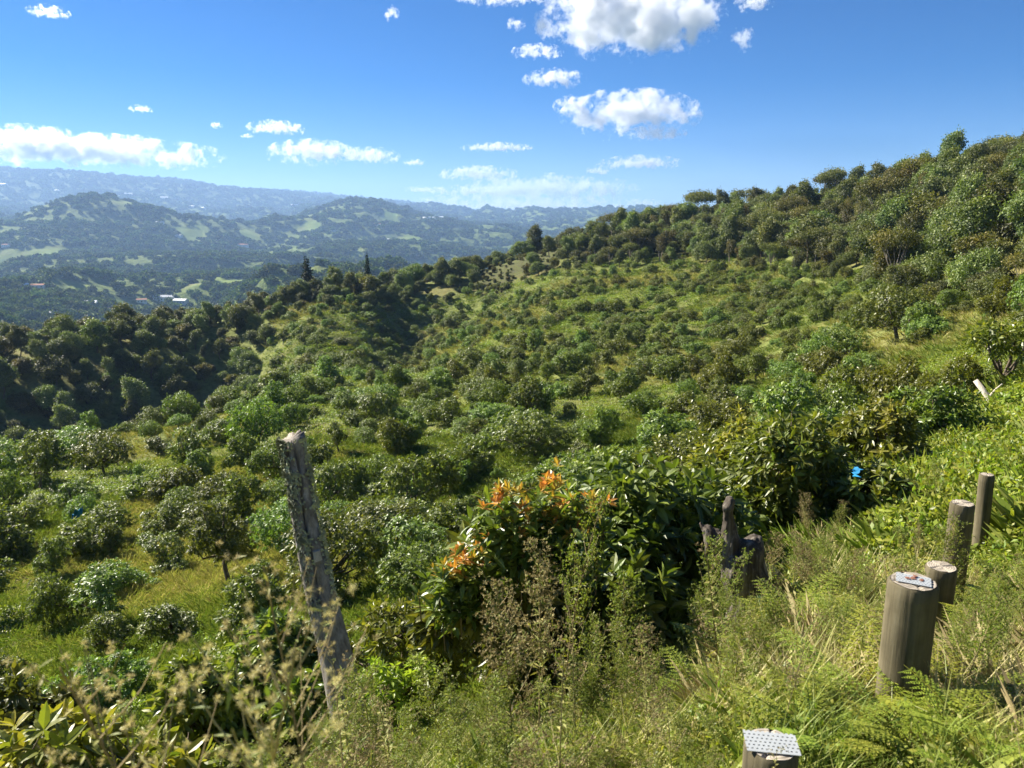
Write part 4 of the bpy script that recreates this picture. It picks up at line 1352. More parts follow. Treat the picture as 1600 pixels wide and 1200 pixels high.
# ------------------------------------------------------------------ houses and sheds in the valley
def house(u, v, w, d_, h, roof, label, name='farm_house', rz=0.0, rmin=700, group=None):
    p = hit(u, v, rmin)
    e = empty(name, p, rz)
    tag(e, label, 'building', group)
    bm = bmesh.new()

    def box(bm, x0, x1, y0, y1, z0, z1):
        vv = [bm.verts.new((a, b, c)) for c in (z0, z1) for a, b in ((x0, y0), (x1, y0), (x1, y1), (x0, y1))]
        for f in ((0, 3, 2, 1), (4, 5, 6, 7), (0, 1, 5, 4), (1, 2, 6, 5), (2, 3, 7, 6), (3, 0, 4, 7)):
            bm.faces.new([vv[i] for i in f])

    def fin(name_, mat):
        me = bpy.data.meshes.new(name_); bm.to_mesh(me); me.materials.append(mat)
        return obj(name_, me, e)
    box(bm, -w / 2, w / 2, -d_ / 2, d_ / 2, -6, h); fin('wall', M['wall']); bm.free()
    bm = bmesh.new()
    ov, rh = 0.6, d_ * 0.22
    vv = [bm.verts.new(c) for c in ((-w / 2 - ov, -d_ / 2 - ov, h + .02), (w / 2 + ov, -d_ / 2 - ov, h + .02), (w / 2 + ov, d_ / 2 + ov, h + .02), (-w / 2 - ov, d_ / 2 + ov, h + .02), (-w / 2 - ov, 0, h + rh), (w / 2 + ov, 0, h + rh))]
    for f in ((0, 1, 5, 4), (2, 3, 4, 5), (0, 4, 3), (1, 2, 5), (0, 3, 2, 1)):
        bm.faces.new([vv[i] for i in f])
    fin('roof', roof); bm.free()
    nw = max(2, int(w / 5))
    for k in range(nw):
        cx = -w / 2 + (k + 0.5) * w / nw
        bm = bmesh.new()
        if k == nw // 2:
            box(bm, cx - 0.7, cx + 0.7, -d_ / 2 - 0.06, -d_ / 2 + 0.1, 0.0, 2.2); fin('door', M['door'])
        else:
            box(bm, cx - 0.9, cx + 0.9, -d_ / 2 - 0.05, -d_ / 2 + 0.1, 1.0, 2.3); fin('window', M['glass'])
        bm.free()
    return e


HG = 'scattered small white roofed farm buildings below the far range'
house(136, 479, 26, 14, 5, M['roof_white'], 'long white shed beside the bright green terraced fields', 'farm_shed', 0.3)
house(35, 449, 16, 10, 4, M['roof_white'], 'white roofed farm house above the dark wooded bank', rz=0.5)
house(60, 452, 18, 9, 4, M['roof_clay'], 'farm house with clay tile roof beside the white roofed one', rz=0.2)
house(78, 494, 22, 10, 4, M['roof_grey'], 'low grey roofed shed below the green terraced fields', 'farm_shed', 0.1)
house(166, 486, 16, 9, 4, M['roof_clay'], 'clay roofed house beside the long white shed', rz=-0.3)
house(258, 471, 34, 14, 5, M['roof_grey'], 'long grey roofed barn behind the near ridge', 'barn', 0.15)
house(283, 474, 22, 12, 5, M['roof_white'], 'white roofed barn beside the long grey barn', 'barn', -0.2)
house(222, 474, 15, 9, 4, M['roof_clay'], 'small clay roofed house beside the long grey barn', rz=0.4)
house(380, 385, 40, 16, 6, M['roof_clay'], 'broad clay roofed farm building on the middle hill', 'barn', 0.0)
for (hu, hv, hw) in ((6, 291, 60), (90, 300, 50), (201, 305, 60), (256, 313, 70), (314, 328, 70), (300, 325, 45), (402, 318, 60), (460, 323, 60), (690, 341, 50), (670, 344, 60), (440, 330, 40)):
    house(hu, hv, hw, hw * 0.5, 9, M['roof_white'], 'white greenhouse roof gleaming below the far mountain range', 'greenhouse', random.uniform(-0.5, 0.5), 3000, HG)
for (hu, hv, hw) in ((280, 370, 26), (345, 378, 24), (610, 376, 24), (590, 352, 30), (520, 362, 28), (10, 387, 24), (250, 350, 28)):
    house(hu, hv, hw, hw * 0.55, 5, random.choice([M['roof_white'], M['roof_clay'], M['roof_grey']]), 'small farm house scattered on the hazy middle hills', 'farm_house', random.uniform(-0.6, 0.6), 1500, 'farm houses on the middle hills')

# ------------------------------------------------------------------ grass and weeds on the slopes
def tuft(n, h, spread, w, lo, hi, mat, seed):
    r = np.random.default_rng(seed)
    mb = MB()
    a = r.random(n) * 6.28
    p = np.stack([np.cos(a) * spread * r.random(n), np.sin(a) * spread * r.random(n), np.zeros(n) - 0.03], 1)
    d = np.stack([np.cos(a) * 0.55, np.sin(a) * 0.55, np.ones(n)], 1) + r.normal(size=(n, 3)) * 0.25
    add_leaves(mb, p, d, np.stack([np.cos(a), np.sin(a), 0.3 * np.ones(n)], 1), h * (0.6 + 0.6 * r.random(n)), w, np.clip(r.uniform(lo, hi, n), 0, 1), 0, 0.25)
    return mb.mesh('grass_tuft', (M[mat],))


def leafy(n, rx, h, L, lo, hi, mat, seed):
    mb = MB()
    lb = [(0, 0, h * 0.35, rx, rx, h * 0.6), (rx * 0.5, 0.1, h * 0.4, rx * 0.6, rx * 0.6, h * 0.5), (-rx * 0.4, -0.2, h * 0.5, rx * 0.5, rx * 0.5, h * 0.5)]
    p, o_ = lobes_points(lb, n, 0.6, 0.5)
    p[:, 2] = np.abs(p[:, 2])
    add_leaves(mb, p, o_ * 0.6 + rng.normal(size=(n, 3)) * 0.6, o_ + [0, 0, 0.6] + rng.normal(size=(n, 3)) * 0.3, L * (0.6 + 0.7 * rng.random(n)), L * 0.45, np.clip(rng.uniform(lo, hi, n), 0, 1), 0, 0.15)
    return mb.mesh('leafy_weed', (M[mat],))


TF = [source('tuft_shape', tuft(34, 0.55, 0.35, 0.018, 0.0, 0.55, 'grass', 1)), source('tuft_shape', tuft(34, 0.6, 0.35, 0.017, 0.5, 1.0, 'grass', 2)),
      source('tuft_shape', leafy(70, 0.35, 0.4, 0.11, 0.0, 0.7, 'weed', 3)), source('tuft_shape', tuft(36, 0.4, 0.4, 0.02, 0.2, 0.7, 'grass', 4))]
r_ = np.random.default_rng(31)
n = 64000
R = r_.uniform(7, 222, n) ** 1.0; az = r_.uniform(-40, 42, n)
R = np.where(r_.random(n) < 0.35, r_.uniform(7, 60, n), R)
x, y = R * np.sin(np.radians(az)), R * np.cos(np.radians(az))
k = R < RF(az) + 16
x, y, R, az = x[k], y[k], R[k], az[k]
n = len(x)
dry = fbm(x / 16, y / 16, 3, 61) + 0.3 * (r_.random(n) - 0.5)
idx = np.where(dry > 0.20, 1, np.where(dry > 0.04, 3, np.where(dry > -0.20, 0, 2)))
rot = np.stack([r_.normal(size=n) * 0.12, r_.normal(size=n) * 0.12, r_.random(n) * 6.28], 1)
s = (0.55 + 0.7 * r_.random(n)) * (0.45 + np.minimum(R, 160) / 95)
o = scatter('slope_grass', np.stack([x, y, H(x, y)], 1), rot, np.stack([s * 1.15, s * 1.15, s * 0.85], 1), idx, TF)
tag(o, 'long green and straw coloured grass between the orchard trees', 'grass')

def open_view(az, R):
    """low growth only: in front of the stump and of the farther posts, on the trodden path edge"""
    m = np.zeros(len(az), bool)
    for (a, w, r0, r1) in ((18.3, 3.0, 3.4, 5.6), (31.0, 1.6, 2.9, 4.5), (31.6, 1.6, 4.4, 5.6), (33.0, 2.6, 4.6, 7.4), (29.0, 2.4, 1.5, 2.9), (19.3, 3.0, 0.8, 2.1), (11.0, 7.0, 1.2, 2.5)):
        m |= (np.abs(az - a) < w) & (R > r0) & (R < r1)
    return m


# leafy weeds covering the bright bank
WD = [source('weed_shape', leafy(90, 0.28, 0.34, 0.085, 0.2, 1.0, 'weed', 5)), source('weed_shape', leafy(80, 0.24, 0.42, 0.07, 0.0, 0.8, 'weed', 6)),
      source('weed_shape', tuft(34, 0.5, 0.2, 0.022, 0.1, 0.6, 'grass', 7))]
n = 5200
R = r_.uniform(6.5, 34, n); az = r_.uniform(20, 44, n)
k = (az > 28 - np.clip((R - 8) * 0.25, 0, 5)) & (R < 30)
R, az = R[k], az[k]; n = len(R)
x, y = R * np.sin(np.radians(az)), R * np.cos(np.radians(az))
rot = np.stack([r_.normal(size=n) * 0.2, r_.normal(size=n) * 0.2, r_.random(n) * 6.28], 1)
s = (0.5 + 0.7 * r_.random(n)) * (0.8 + R / 35) * np.where(open_view(az, R), 0.4, 1.0)
o = scatter('bank_weeds', np.stack([x, y, H(x, y) - 0.02], 1), rot, np.repeat(s[:, None], 3, 1), r_.integers(0, 3, n), WD)
tag(o, 'bright green leafy weeds covering the bank beside the posts', 'weeds')

# ------------------------------------------------------------------ foreground bank: grass, ferns, tall weeds
def near_grass():
    mb = MB()
    n = 105000
    r = np.random.default_rng(41)
    R = np.exp(r.uniform(math.log(0.95), math.log(9.5), n)); az = r.uniform(-38, 46, n)
    x, y = R * np.sin(np.radians(az)), R * np.cos(np.radians(az))
    zz = H(x, y)
    dry = fbm(x / 0.9, y / 0.9, 3, 71) + 0.35 * fbm(x / 4, y / 4, 2, 72)
    k = (r.random(n) < 0.75 + dry) & ~((az < -17) & (R > 1.8) & (r.random(n) < 0.8))
    x, y, zz, R, az, dry = x[k], y[k], zz[k], R[k], az[k], dry[k]; n = len(x)
    a = r.random(n) * 6.28
    h = np.where(open_view(az, R) | ((az < 16) & (R > 2.6)), 0.5, 1.0) * (0.08 + 0.20 * r.random(n) ** 1.5) * (0.6 + 0.4 * sstep(1.2, 3.0, R)) * 1.25
    lean = 0.25 + 0.65 * r.random(n)
    t = np.clip(0.42 + dry * 1.1 + 0.35 * (r.random(n) - 0.35), 0, 1)
    d0 = np.stack([np.cos(a) * lean * 0.4, np.sin(a) * lean * 0.4, np.ones(n)], 1); d0 = norm(d0)
    d1 = norm(np.stack([np.cos(a) * lean * 1.6, np.sin(a) * lean * 1.6, np.ones(n) * 0.75], 1))
    s = np.stack([-np.sin(a), np.cos(a), np.zeros(n)], 1)
    w = ((0.0008 + 0.0016 * r.random(n)) * (0.75 + R / 5.0))[:, None]
    p0 = np.stack([x, y, zz - 0.02], 1); p1 = p0 + d0 * h[:, None] * 0.55; p2 = p1 + d1 * h[:, None] * 0.55
    v = np.stack([p0 - s * w, p0 + s * w, p1 - s * w * 0.9, p1 + s * w * 0.9, p2], 1).reshape(-1, 3)
    b = np.arange(n)[:, None] * 5
    mb.add(v, b + [2, 3, 4], b + [0, 1, 3, 2], np.repeat(t, 5))
    o = obj('bank_grass', mb.mesh('bank_grass', (M['grass'],)), kind='stuff')
    tag(o, 'tangled green and dry grass on the foreground bank', 'grass')


near_grass()
GC = [source('cover_shape', leafy(60, 0.13, 0.16, 0.035, 0.0, 1.0, 'weed', 15)), source('cover_shape', leafy(70, 0.12, 0.2, 0.028, 0.0, 1.0, 'fleabane', 16)),
      source('cover_shape', tuft(30, 0.26, 0.1, 0.0035, 0.5, 1.0, 'drystem', 17)), source('cover_shape', tuft(34, 0.28, 0.1, 0.005, 0.1, 0.7, 'grass', 18))]
n = 7500
R = np.exp(r_.uniform(math.log(1.2), math.log(11), n)); az = r_.uniform(-40, 46, n)
x, y = R * np.sin(np.radians(az)), R * np.cos(np.radians(az))
rot = np.stack([r_.normal(size=n) * 0.25, r_.normal(size=n) * 0.25, r_.random(n) * 6.28], 1)
s = (0.5 + 0.8 * r_.random(n)) * (0.6 + 0.4 * sstep(1.5, 4, R)) * np.where(open_view(az, R) | ((az < 16) & (R > 2.6)), 0.5, 1.0)
q = fbm(x / 0.8, y / 0.8, 2, 81) + 0.5 * (r_.random(n) - 0.5)
idx = np.where(q > 0.16, 2, np.where(q > 0.0, 1, np.where(q > -0.18, 3, 0)))
o = scatter('bank_cover', np.stack([x, y, H(x, y) - 0.01], 1), rot, np.repeat(s[:, None], 3, 1), idx, GC)
tag(o, 'small leafy weeds and dry tufts covering the foreground bank', 'weeds')


def fern_meshes(seed, L=0.45, nf=6, mat='fern', pin=13, wid=0.32, simple=False, arch=0.8):
    r = np.random.default_rng(seed)
    fronds = []; st = MB()
    for k in range(nf):
        mb = MB()
        a = k * 6.283 / nf + r.uniform(-0.4, 0.4)
        l = L * r.uniform(0.7, 1.15)
        f = np.linspace(0, 1, 12)[:, None]
        hd = np.array([math.cos(a), math.sin(a), 0])
        pts = hd * l * (f * 0.35 + 0.55 * f ** 2) + np.array([0, 0, 1.0]) * l * (f * 0.95 - 0.55 * arch * f ** 2.2)
        st.tube(pts, np.linspace(0.004, 0.001, 12), 4, t=0.4, cap=False)
        for i in range(pin):
            ff = 0.22 + 0.76 * i / pin
            p = np.array([np.interp(ff, f[:, 0], pts[:, q]) for q in range(3)])
            tan = np.array([np.interp(min(1, ff + 0.05), f[:, 0], pts[:, q]) for q in range(3)]) - p
            tan /= np.linalg.norm(tan)
            side = np.cross(tan, [0, 0, 1]); side /= np.linalg.norm(side) + 1e-9
            pl = l * wid * math.sin(math.pi * min(1, 0.25 + 0.75 * (1 - ff))) * (1.1 - 0.5 * ff)
            for sg in (-1, 1):
                d = side * sg + tan * 0.55 + np.array([0, 0, -0.12])
                if simple:
                    add_leaves(mb, [p], [d], [[0, 0, 1.0]], pl, pl * 0.26, np.array([r.random()]), 0, 0.2)
                else:
                    m_ = 7
                    d = d / np.linalg.norm(d)
                    ss = np.cross(d, [0, 0, 1]); ss /= np.linalg.norm(ss)
                    fr = np.linspace(0.08, 0.92, m_)
                    pp = p + d * pl * fr[:, None] + np.array([0, 0, -0.1 * pl]) * (fr ** 2)[:, None]
                    for s2 in (-1, 1):
                        dd = ss * s2 + d * 0.6 + r.normal(size=(m_, 3)) * 0.12
                        add_leaves(mb, pp, dd, np.tile([[0, 0, 1.0]], (m_, 1)), pl * 0.32 * (1.05 - fr), pl * 0.12, r.random(m_), 0, 0.1)
        fronds.append(mb.mesh('fern_frond', (M[mat],)))
    return (st.mesh('fern_stalk', (M['fern'],)), *fronds)


FERN = [fern_meshes(500 + k, 0.40 + 0.05 * k, 5, arch=0.55) for k in range(3)]


def plant(name, ms, names, loc, rz, sc, label, cat, group=None):
    e = empty(name, loc, rz, sc)
    tag(e, label, cat, group)
    for m_, n_ in zip(ms, names):
        obj(n_, m_, e)
    return e


def ground_pix(u, v, rmin=1.0):
    return hit(u, v, rmin)


fern_spots = [(1180, 1010), (1130, 1030), (1240, 1000), (1330, 950), (1290, 960), (1590, 950), (1530, 940), (1020, 1120), (960, 1160), (1490, 990), (1520, 1190), (1420, 1190), (1300, 1010), (1355, 1060), (1250, 1060), (1340, 1095), (1475, 1080), (1330, 1120), (1230, 1110), (1290, 1150), (1390, 1160), (1150, 1090), (1480, 1150), (1540, 1120),
              (1560, 1010), (1500, 1030), (1200, 1040), (1090, 1110), (1560, 1180), (1350, 990), (1060, 1160), (1270, 1185)]
for i, (fu, fv) in enumerate(fern_spots):
    p = ground_pix(fu, fv)
    plant('fern', FERN[i % 3], ('stalk',) + ('frond',) * 9, p, i * 1.7, random.uniform(0.5, 0.85), 'bright green feathery fern on the bank around the rusty topped post', 'fern', 'feathery ferns round the posts')
dk = fern_meshes(520, 0.42, 7, 'darkfern', 14, 0.28, True, 1.0)
p, _ = at_R(1188, 935, 5.3)
plant('dark_fern', dk, ('stalk',) + ('frond',) * 9, p + Vector((0.05, -0.1, 0.1)), 0.3, 1.0, 'dark stiff fronded fern growing against the rotten stump', 'fern')


def fleabane(seed, h=0.9, heads=1.0, dry=0.0, low=0.30, fluffy=False):
    """tall composite weed: stem, narrow leaves and many side shoots ending in small heads"""
    r = np.random.default_rng(seed)
    st, lf, hd = MB(), MB(), MB()
    f = np.linspace(0, 1, 9)[:, None]
    bend = r.normal(size=2) * 0.10 * h
    pts = np.concatenate([bend[None] * f ** 2, f * h], 1)
    st.tube(pts, np.linspace(0.0045, 0.0016, 9), 5, t=0.3, cap=False)
    n = int(90 * h)
    ff = r.uniform(0.04, 0.9, n)
    p = np.stack([np.interp(ff, f[:, 0], pts[:, k]) for k in range(3)], 1)
    a = r.random(n) * 6.28
    d = np.stack([np.cos(a), np.sin(a), r.uniform(0.1, 0.9, n)], 1)
    add_leaves(lf, p, d, np.tile([[0, 0, 1.0]], (n, 1)), (0.5 if fluffy else 1.0) * (0.04 + 0.055 * r.random(n)) * (1.25 - ff), 0.004 if fluffy else 0.008 + 0.005 * r.random(n), np.clip(r.random(n) * 0.8 + dry * 0.4, 0, 1), 0, 0.3)
    nb = int(46 * heads)
    for k in range(nb):
        f0 = r.uniform(low, 0.98)
        p0 = np.array([np.interp(f0, f[:, 0], pts[:, q]) for q in range(3)])
        a = r.uniform(0, 6.28); l = (0.05 + 0.24 * (1 - f0) * 0.6 / (1 - low) + 0.05 * r.random()) * (0.7 + 0.4 * h)
        p1 = p0 + np.array([math.cos(a) * l * 0.6, math.sin(a) * l * 0.6, l * 0.8])
        st.tube(np.array([p0, (p0 + p1) / 2 + [math.cos(a) * l * 0.07, math.sin(a) * l * 0.07, 0], p1]), [0.0016, 0.0012, 0.0008], 3, t=0.3 + 0.4 * dry, cap=False)
        m_ = 9
        g = r.random(m_)
        c = p0 + (p1 - p0) * (0.3 + 0.7 * g)[:, None] + r.normal(size=(m_, 3)) * 0.014
        if fluffy:
            c = c[:5]; m_ = 5
            for j in range(26):                       # open pappus: a ball of fine bristles
                add_leaves(hd, c, r.normal(size=(m_, 3)) + [0, 0, 0.3], r.normal(size=(m_, 3)), 0.007 + 0.004 * r.random(m_), 0.0011, np.clip(r.random(m_) * 0.9 + 0.1, 0, 1), 0, 0.0)
        else:
            for j in range(5):
                add_leaves(hd, c, r.normal(size=(m_, 3)) + [0, 0, 0.7], r.normal(size=(m_, 3)), 0.009 + 0.006 * r.random(m_), 0.0055, np.clip(r.random(m_) * 0.7 + dry * 0.3, 0, 1), 0, 0.0)
        k6 = 2 if fluffy else 6
        add_leaves(lf, p0 + (p1 - p0) * r.random((k6, 1)), r.normal(size=(k6, 3)) + [0, 0, 0.5], np.tile([[0, 0, 1.0]], (k6, 1)), 0.026, 0.006, r.random(k6), 0, 0.2)
    return st.mesh('weed_stem', (M['drystem'],)), lf.mesh('weed_leaf', (M['fleabane'] if dry > 0.3 else M['weed'],)), hd.mesh('weed_head', (M['seedhead'] if fluffy else (M['witherhead'] if dry > 0.3 else M['fleabane']),))


FB = [fleabane(601, 0.9, 1.2, 0.2), fleabane(602, 0.75, 1.0, 0.0), fleabane(603, 0.85, 1.1, 0.8), fleabane(604, 0.65, 0.8, 0.5), fleabane(605, 1.0, 1.1, 0.25, 0.2),
      fleabane(606, 1.3, 0.42, 0.9, 0.66, True), fleabane(607, 0.9, 0.22, 0.9, 0.4)]
FBH = [0.9, 0.75, 0.85, 0.65, 1.0, 1.3, 0.9]
WN = ('stem', 'foliage', 'inflorescence')


def weed(k, u, v_top, R, label, group=None, h0=None, lean=(0, 0)):
    P0, zt = at_R(u, v_top, R)
    s = max(0.25, (zt - P0.z) / FBH[k])
    w = min(s, 1.15)
    e = plant('tall_weed', FB[k], WN, P0, u * 0.37, (w, w, s), label, 'weed', group)
    e.rotation_euler = (lean[0], lean[1], e.rotation_euler[2])
    return e


weed(4, 885, 765, 3.9, 'tall pale green seeding weed in front of the orange tipped tree')
weed(2, 845, 870, 3.3, 'brown dried weed with withered heads beside the tall pale seeding weed')
weed(2, 800, 905, 3.1, 'second brown dried weed standing in front of the orange tipped tree')
weed(1, 980, 905, 3.6, 'fresh light green weed before the dark glossy avocado tree')
weed(0, 1105, 845, 4.5, 'leafy pale flowered weed covering the foot of the rotten stump')
weed(4, 1122, 858, 4.4, 'pale flowered weed leaning on the rotten stump', lean=(0.0, 0.06))
weed(4, 1090, 895, 4.2, 'bushy yellowish weed beside the pale flowered one at the stump')
weed(0, 1145, 925, 4.0, 'low bushy weed in front of the rotten stump')
weed(5, 250, 1030, 0.95, 'blurred straw coloured seeding weed close below the path', lean=(0.05, -0.05))
weed(5, 345, 1010, 1.15, 'blurred brown seeding weed beside the straw coloured one')
weed(5, 512, 950, 1.15, 'tall dry weed rising in front of the leaning post foot')
weed(0, 930, 965, 2.9, 'slender weed with pale buds beside the fresh light green weed')
weed(0, 556, 1040, 3.4, 'leafy weed growing against the foot of the leaning post')
weed(4, 530, 1075, 3.2, 'bushy pale weed in front of the leaning post foot')
weed(3, 1015, 1000, 2.6, 'short dry weed at the edge of the fern patch')
weed(0, 1470, 720, 8.5, 'leafy weed growing behind the half covered post')
weed(1, 1490, 815, 4.6, 'feathery green weed covering the half hidden post')
weed(1, 1560, 890, 3.6, 'feathery green weed beside the tall slim post')
r2 = random.Random(5)


def sow(n, urange, rrange, picks, srange, label, group):
    for i in range(n):
        uu = r2.uniform(*urange); RR = math.exp(r2.uniform(math.log(rrange[0]), math.log(rrange[1])))
        P0, _ = at_R(uu, 950, RR)
        a_ = math.degrees(math.atan2(P0.x, P0.y))
        s = r2.uniform(*srange) * (0.55 if bool(open_view(np.array([a_]), np.array([RR]))[0]) else 1.0)
        e = plant('bank_weed', FB[r2.choice(picks)], WN, P0, r2.uniform(0, 6), (s * 1.1, s * 1.1, s * r2.uniform(0.8, 1.1)), label, 'weed', group)
        e.rotation_euler[0] = r2.uniform(-0.25, 0.25); e.rotation_euler[1] = r2.uniform(-0.25, 0.25)


sow(60, (560, 1180), (1.7, 3.6), [0, 0, 1, 1, 3, 4, 4], (0.28, 0.62), 'short flowering weed in the grass below the avocado trees', 'short weeds below the avocado trees')
sow(110, (1170, 1640), (3.0, 9.5), [0, 0, 1, 1, 3, 4, 2], (0.30, 0.75), 'short flowering weed in the grass around the row of posts', 'short weeds around the posts')
sow(34, (450, 1600), (1.8, 5.0), [6], (0.45, 0.95), 'thin dark dead weed stalk standing in the bank grass', 'dead stalks in the bank grass')
sow(44, (330, 610), (2.1, 4.6), [0, 0, 3, 4, 4, 1], (0.3, 0.7), 'short seeding weed in the grass around the leaning post', 'short weeds around the leaning post')


def broad_blade(u, v, R, L, label, az_, seed):
    """one wide grass leaf with its sheath"""
    P0, _ = at_R(u, v, R)
    mb = MB()
    m_ = 9
    f = np.linspace(0, 1, m_)
    hd = np.array([math.cos(az_), math.sin(az_), 0]); sd = np.array([-hd[1], hd[0], 0])
    c = hd * (L * (0.25 * f + 0.45 * f ** 2))[:, None] + np.array([0, 0, 1.0]) * (L * (0.95 * f - 0.35 * f ** 2.5))[:, None]
    w = 0.016 * np.sin(np.pi * np.clip(0.15 + 0.85 * (1 - f), 0, 1)) ** 0.8 * (1 - 0.2 * f)
    V = np.stack([c - sd * w[:, None] + [0, 0, 0.004], c, c + sd * w[:, None] + [0, 0, 0.004]], 1).reshape(-1, 3)
    q = [[i * 3 + a, i * 3 + a + 1, (i + 1) * 3 + a + 1, (i + 1) * 3 + a] for i in range(m_ - 1) for a in (0, 1)]
    mb.add(V, None, q, 0.55)
    o = obj('broad_grass_leaf', mb.mesh('broad_grass_leaf', (M['fern'],)), loc=P0)
    tag(o, label, 'grass leaf')


broad_blade(1120, 1190, 2.1, 0.27, 'broad bright green grass leaf beside the metal topped post', 0.7, 1)
broad_blade(1520, 1199, 2.3, 0.30, 'broad pale grass leaf arching at the foot of the fern bank', 0.2, 2)

# ------------------------------------------------------------------ clouds
def cloud_mat(density, asp, seed, thin=0.0):
    m = bpy.data.materials.new('cloud_vapour'); m.use_nodes = True
    nt = m.node_tree; nt.nodes.clear()
    out = nt.nodes.new('ShaderNodeOutputMaterial')
    pv = nt.nodes.new('ShaderNodeVolumePrincipled')
    tc = nt.nodes.new('ShaderNodeTexCoord')
    mp = nt.nodes.new('ShaderNodeMapping'); mp.inputs['Scale'].default_value = asp; mp.inputs['Location'].default_value = (seed * 3.7, seed * 1.3, seed * 2.1)
    nt.links.new(tc.outputs['Object'], mp.inputs[0])
    n = noise_n(nt, 1.3, 10, mp.outputs[0], 0.72)
    # ellipsoid falloff, flatter below
    sx = nt.nodes.new('ShaderNodeSeparateXYZ'); nt.links.new(tc.outputs['Object'], sx.inputs[0])
    zneg = mathn(nt, 'MULTIPLY', mathn(nt, 'MINIMUM', sx.outputs[2], 0.0), 1.9)
    zpos = mathn(nt, 'MAXIMUM', sx.outputs[2], 0.0)
    zz_ = mathn(nt, 'ADD', zneg, zpos)
    cb = nt.nodes.new('ShaderNodeCombineXYZ'); nt.links.new(sx.outputs[0], cb.inputs[0]); nt.links.new(sx.outputs[1], cb.inputs[1]); nt.links.new(zz_, cb.inputs[2])
    ln = nt.nodes.new('ShaderNodeVectorMath'); ln.operation = 'LENGTH'; nt.links.new(cb.outputs[0], ln.inputs[0])
    shape = mathn(nt, 'SUBTRACT', 0.50 - thin, ln.outputs['Value'])
    dn = mathn(nt, 'ADD', shape, mathn(nt, 'MULTIPLY', mathn(nt, 'SUBTRACT', n.outputs[0], 0.5), 7.5))
    dn = mathn(nt, 'MULTIPLY', dn, 0.65)
    cl = nt.nodes.new('ShaderNodeClamp'); nt.links.new(dn, cl.inputs[0])
    nt.links.new(mathn(nt, 'MULTIPLY', cl.outputs[0], density), pv.inputs['Density'])
    pv.inputs['Color'].default_value = (0.86, 0.87, 0.89, 1)
    pv.inputs['Anisotropy'].default_value = 0.55
    nt.links.new(pv.outputs[0], out.inputs['Volume'])
    m.cycles.volume_step_rate = 0.22
    return m


def ico_mesh():
    bm = bmesh.new(); bmesh.ops.create_icosphere(bm, subdivisions=2, radius=1.03)
    me = bpy.data.meshes.new('cloud'); bm.to_mesh(me); bm.free()
    return me


def cloud(u, v, w, h, R, label, tau=9.0, thin=0.0, group=None, seed=0):
    d = ray(u, v); k = R / math.hypot(d[0], d[1])
    dep = d[1] * PC + -d[2] * PS
    c = Vector(d * k)
    depth = c.y * PC - c.z * PS
    sx_, sz_ = w / 2 * 1.1 / FPX * depth, h / 2 * 1.2 / FPX * depth
    sy_ = min(sx_ * 0.8, sz_ * 1.5)
    o = obj('cloud', ico_mesh(), loc=c)
    o.scale = (sx_, sy_, sz_)
    o.rotation_euler = (0, 0, -math.atan2(d[0], d[1]))
    kk = max(1.0, min(sx_ / sz_, 6))
    o.data.materials.append(cloud_mat((2.6 if w > 180 else 1.7) * tau / (2 * sz_), (sx_ / sz_, sy_ / sz_, 1.0), seed, thin))
    tag(o, label, 'cloud', group)
    return o


CG = 'small scattered white clouds in the blue sky'
cloud(985, 34, 285, 112, 6800, 'largest grey based cumulus cloud high in the blue sky', 12, -0.12, seed=1)
cloud(785, -6, 150, 34, 7000, 'flat ragged cloud beside the largest cumulus', 8, -0.05, seed=2)
cloud(1178, 5, 60, 26, 7200, 'small cloud beside the largest cumulus', 7, 0, seed=3)
cloud(840, 82, 80, 24, 8200, 'small ragged white cloud under the largest cumulus', 7, 0, seed=4)
cloud(866, 124, 95, 30, 10500, 'small bright oblong white cloud', 8, -0.05, seed=5)
cloud(895, 165, 60, 28, 13000, 'small round cloud attached to a broken cumulus', 8, -0.05, seed=6)
cloud(985, 180, 210, 70, 13000, 'broken medium cumulus with pale grey base', 10, -0.08, seed=7)
cloud(1025, 210, 90, 26, 13000, 'ragged lower fringe of the broken medium cumulus', 7, 0, seed=8)
cloud(778, 231, 110, 16, 16500, 'thin flat white cloud low over the valley', 7, -0.05, seed=9)
cloud(1000, 256, 130, 24, 19000, 'long small white cloud above the hill skyline', 7, -0.02, seed=10)
cloud(430, 201, 85, 24, 15500, 'small white cloud alone above the far range', 8, -0.05, seed=11)
cloud(488, 240, 135, 40, 18000, 'puffy white cloud above the far range', 9, -0.08, seed=12)
cloud(578, 245, 90, 28, 18000, 'small white cloud trailing the puffy one', 8, -0.03, seed=13)
cloud(120, 238, 420, 56, 20000, 'long white cloud bank lying along the far range', 9, -0.10, seed=14)
cloud(40, 215, 170, 36, 20500, 'higher end of the long white cloud bank', 8, -0.05, seed=15)
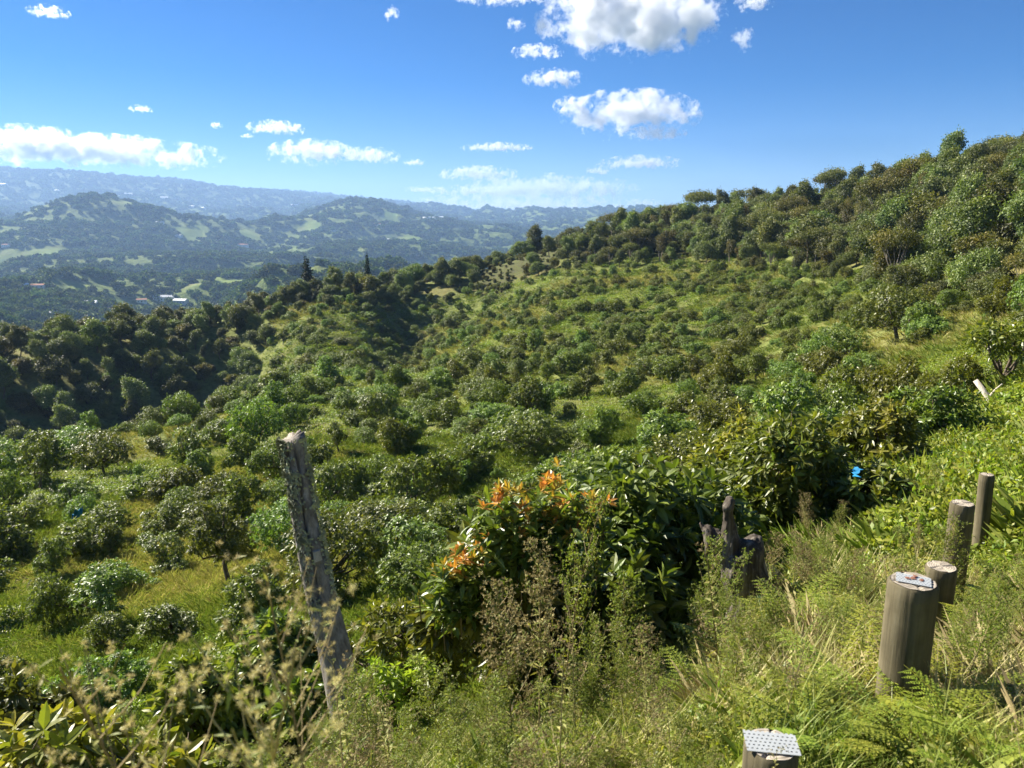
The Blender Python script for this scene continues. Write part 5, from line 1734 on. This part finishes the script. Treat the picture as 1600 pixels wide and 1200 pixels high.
cloud(748, 273, 120, 26, 24000, 'small cumulus above the pale low cloud layer', 8, -0.05, seed=16)
cloud(860, 297, 260, 44, 30000, 'pale broken cloud layer low on the horizon', 6, -0.03, seed=17)
cloud(760, 300, 190, 22, 31000, 'thin lower streak of the pale horizon cloud layer', 5, -0.03, seed=18)
cloud(820, 322, 420, 34, 36000, 'faint white cloud layer just above the horizon', 3, -0.05, seed=19)
cloud(1160, 62, 36, 40, 7400, 'tiny upright wisp of cloud beside the largest cumulus', 6, 0, seed=20)
for i, (cu, cv, cw, ch) in enumerate(((75, 20, 60, 22), (220, 171, 34, 13), (648, 255, 36, 12), (807, 40, 30, 24), (338, 197, 20, 12), (386, 213, 20, 8), (612, 22, 24, 26), (935, 268, 40, 16), (1005, 318, 60, 14), (660, 297, 60, 12))):
    cloud(cu, cv, cw, ch, 9000 + cv * 45, 'tiny scattered white cloud fragment in the blue sky', 5, 0.0, CG, seed=30 + i)

# ------------------------------------------------------------------ haze
def haze():
    bm = bmesh.new()
    X = 13900
    zlo = -420; zhi = 600
    vv = [bm.verts.new((a, b, c)) for c in (zlo, zhi) for a, b in ((-X, -X), (X, -X), (X, X), (-X, X))]
    for f in ((0, 3, 2, 1), (4, 5, 6, 7), (0, 1, 5, 4), (1, 2, 6, 5), (2, 3, 7, 6), (3, 0, 4, 7)):
        bm.faces.new([vv[i] for i in f])
    me = bpy.data.meshes.new('haze'); bm.to_mesh(me); bm.free()
    m = bpy.data.materials.new('haze_air'); m.use_nodes = True
    nt = m.node_tree; nt.nodes.clear()
    out = nt.nodes.new('ShaderNodeOutputMaterial'); pv = nt.nodes.new('ShaderNodeVolumePrincipled')
    pv.inputs['Density'].default_value = 0.000095
    pv.inputs['Color'].default_value = (0.33, 0.52, 0.88, 1)
    pv.inputs['Anisotropy'].default_value = 0.2
    nt.links.new(pv.outputs[0], out.inputs['Volume'])
    me.materials.append(m)
    o = obj('haze', me, kind='stuff')
    tag(o, 'thin blue haze filling the valley air', 'haze')


haze()
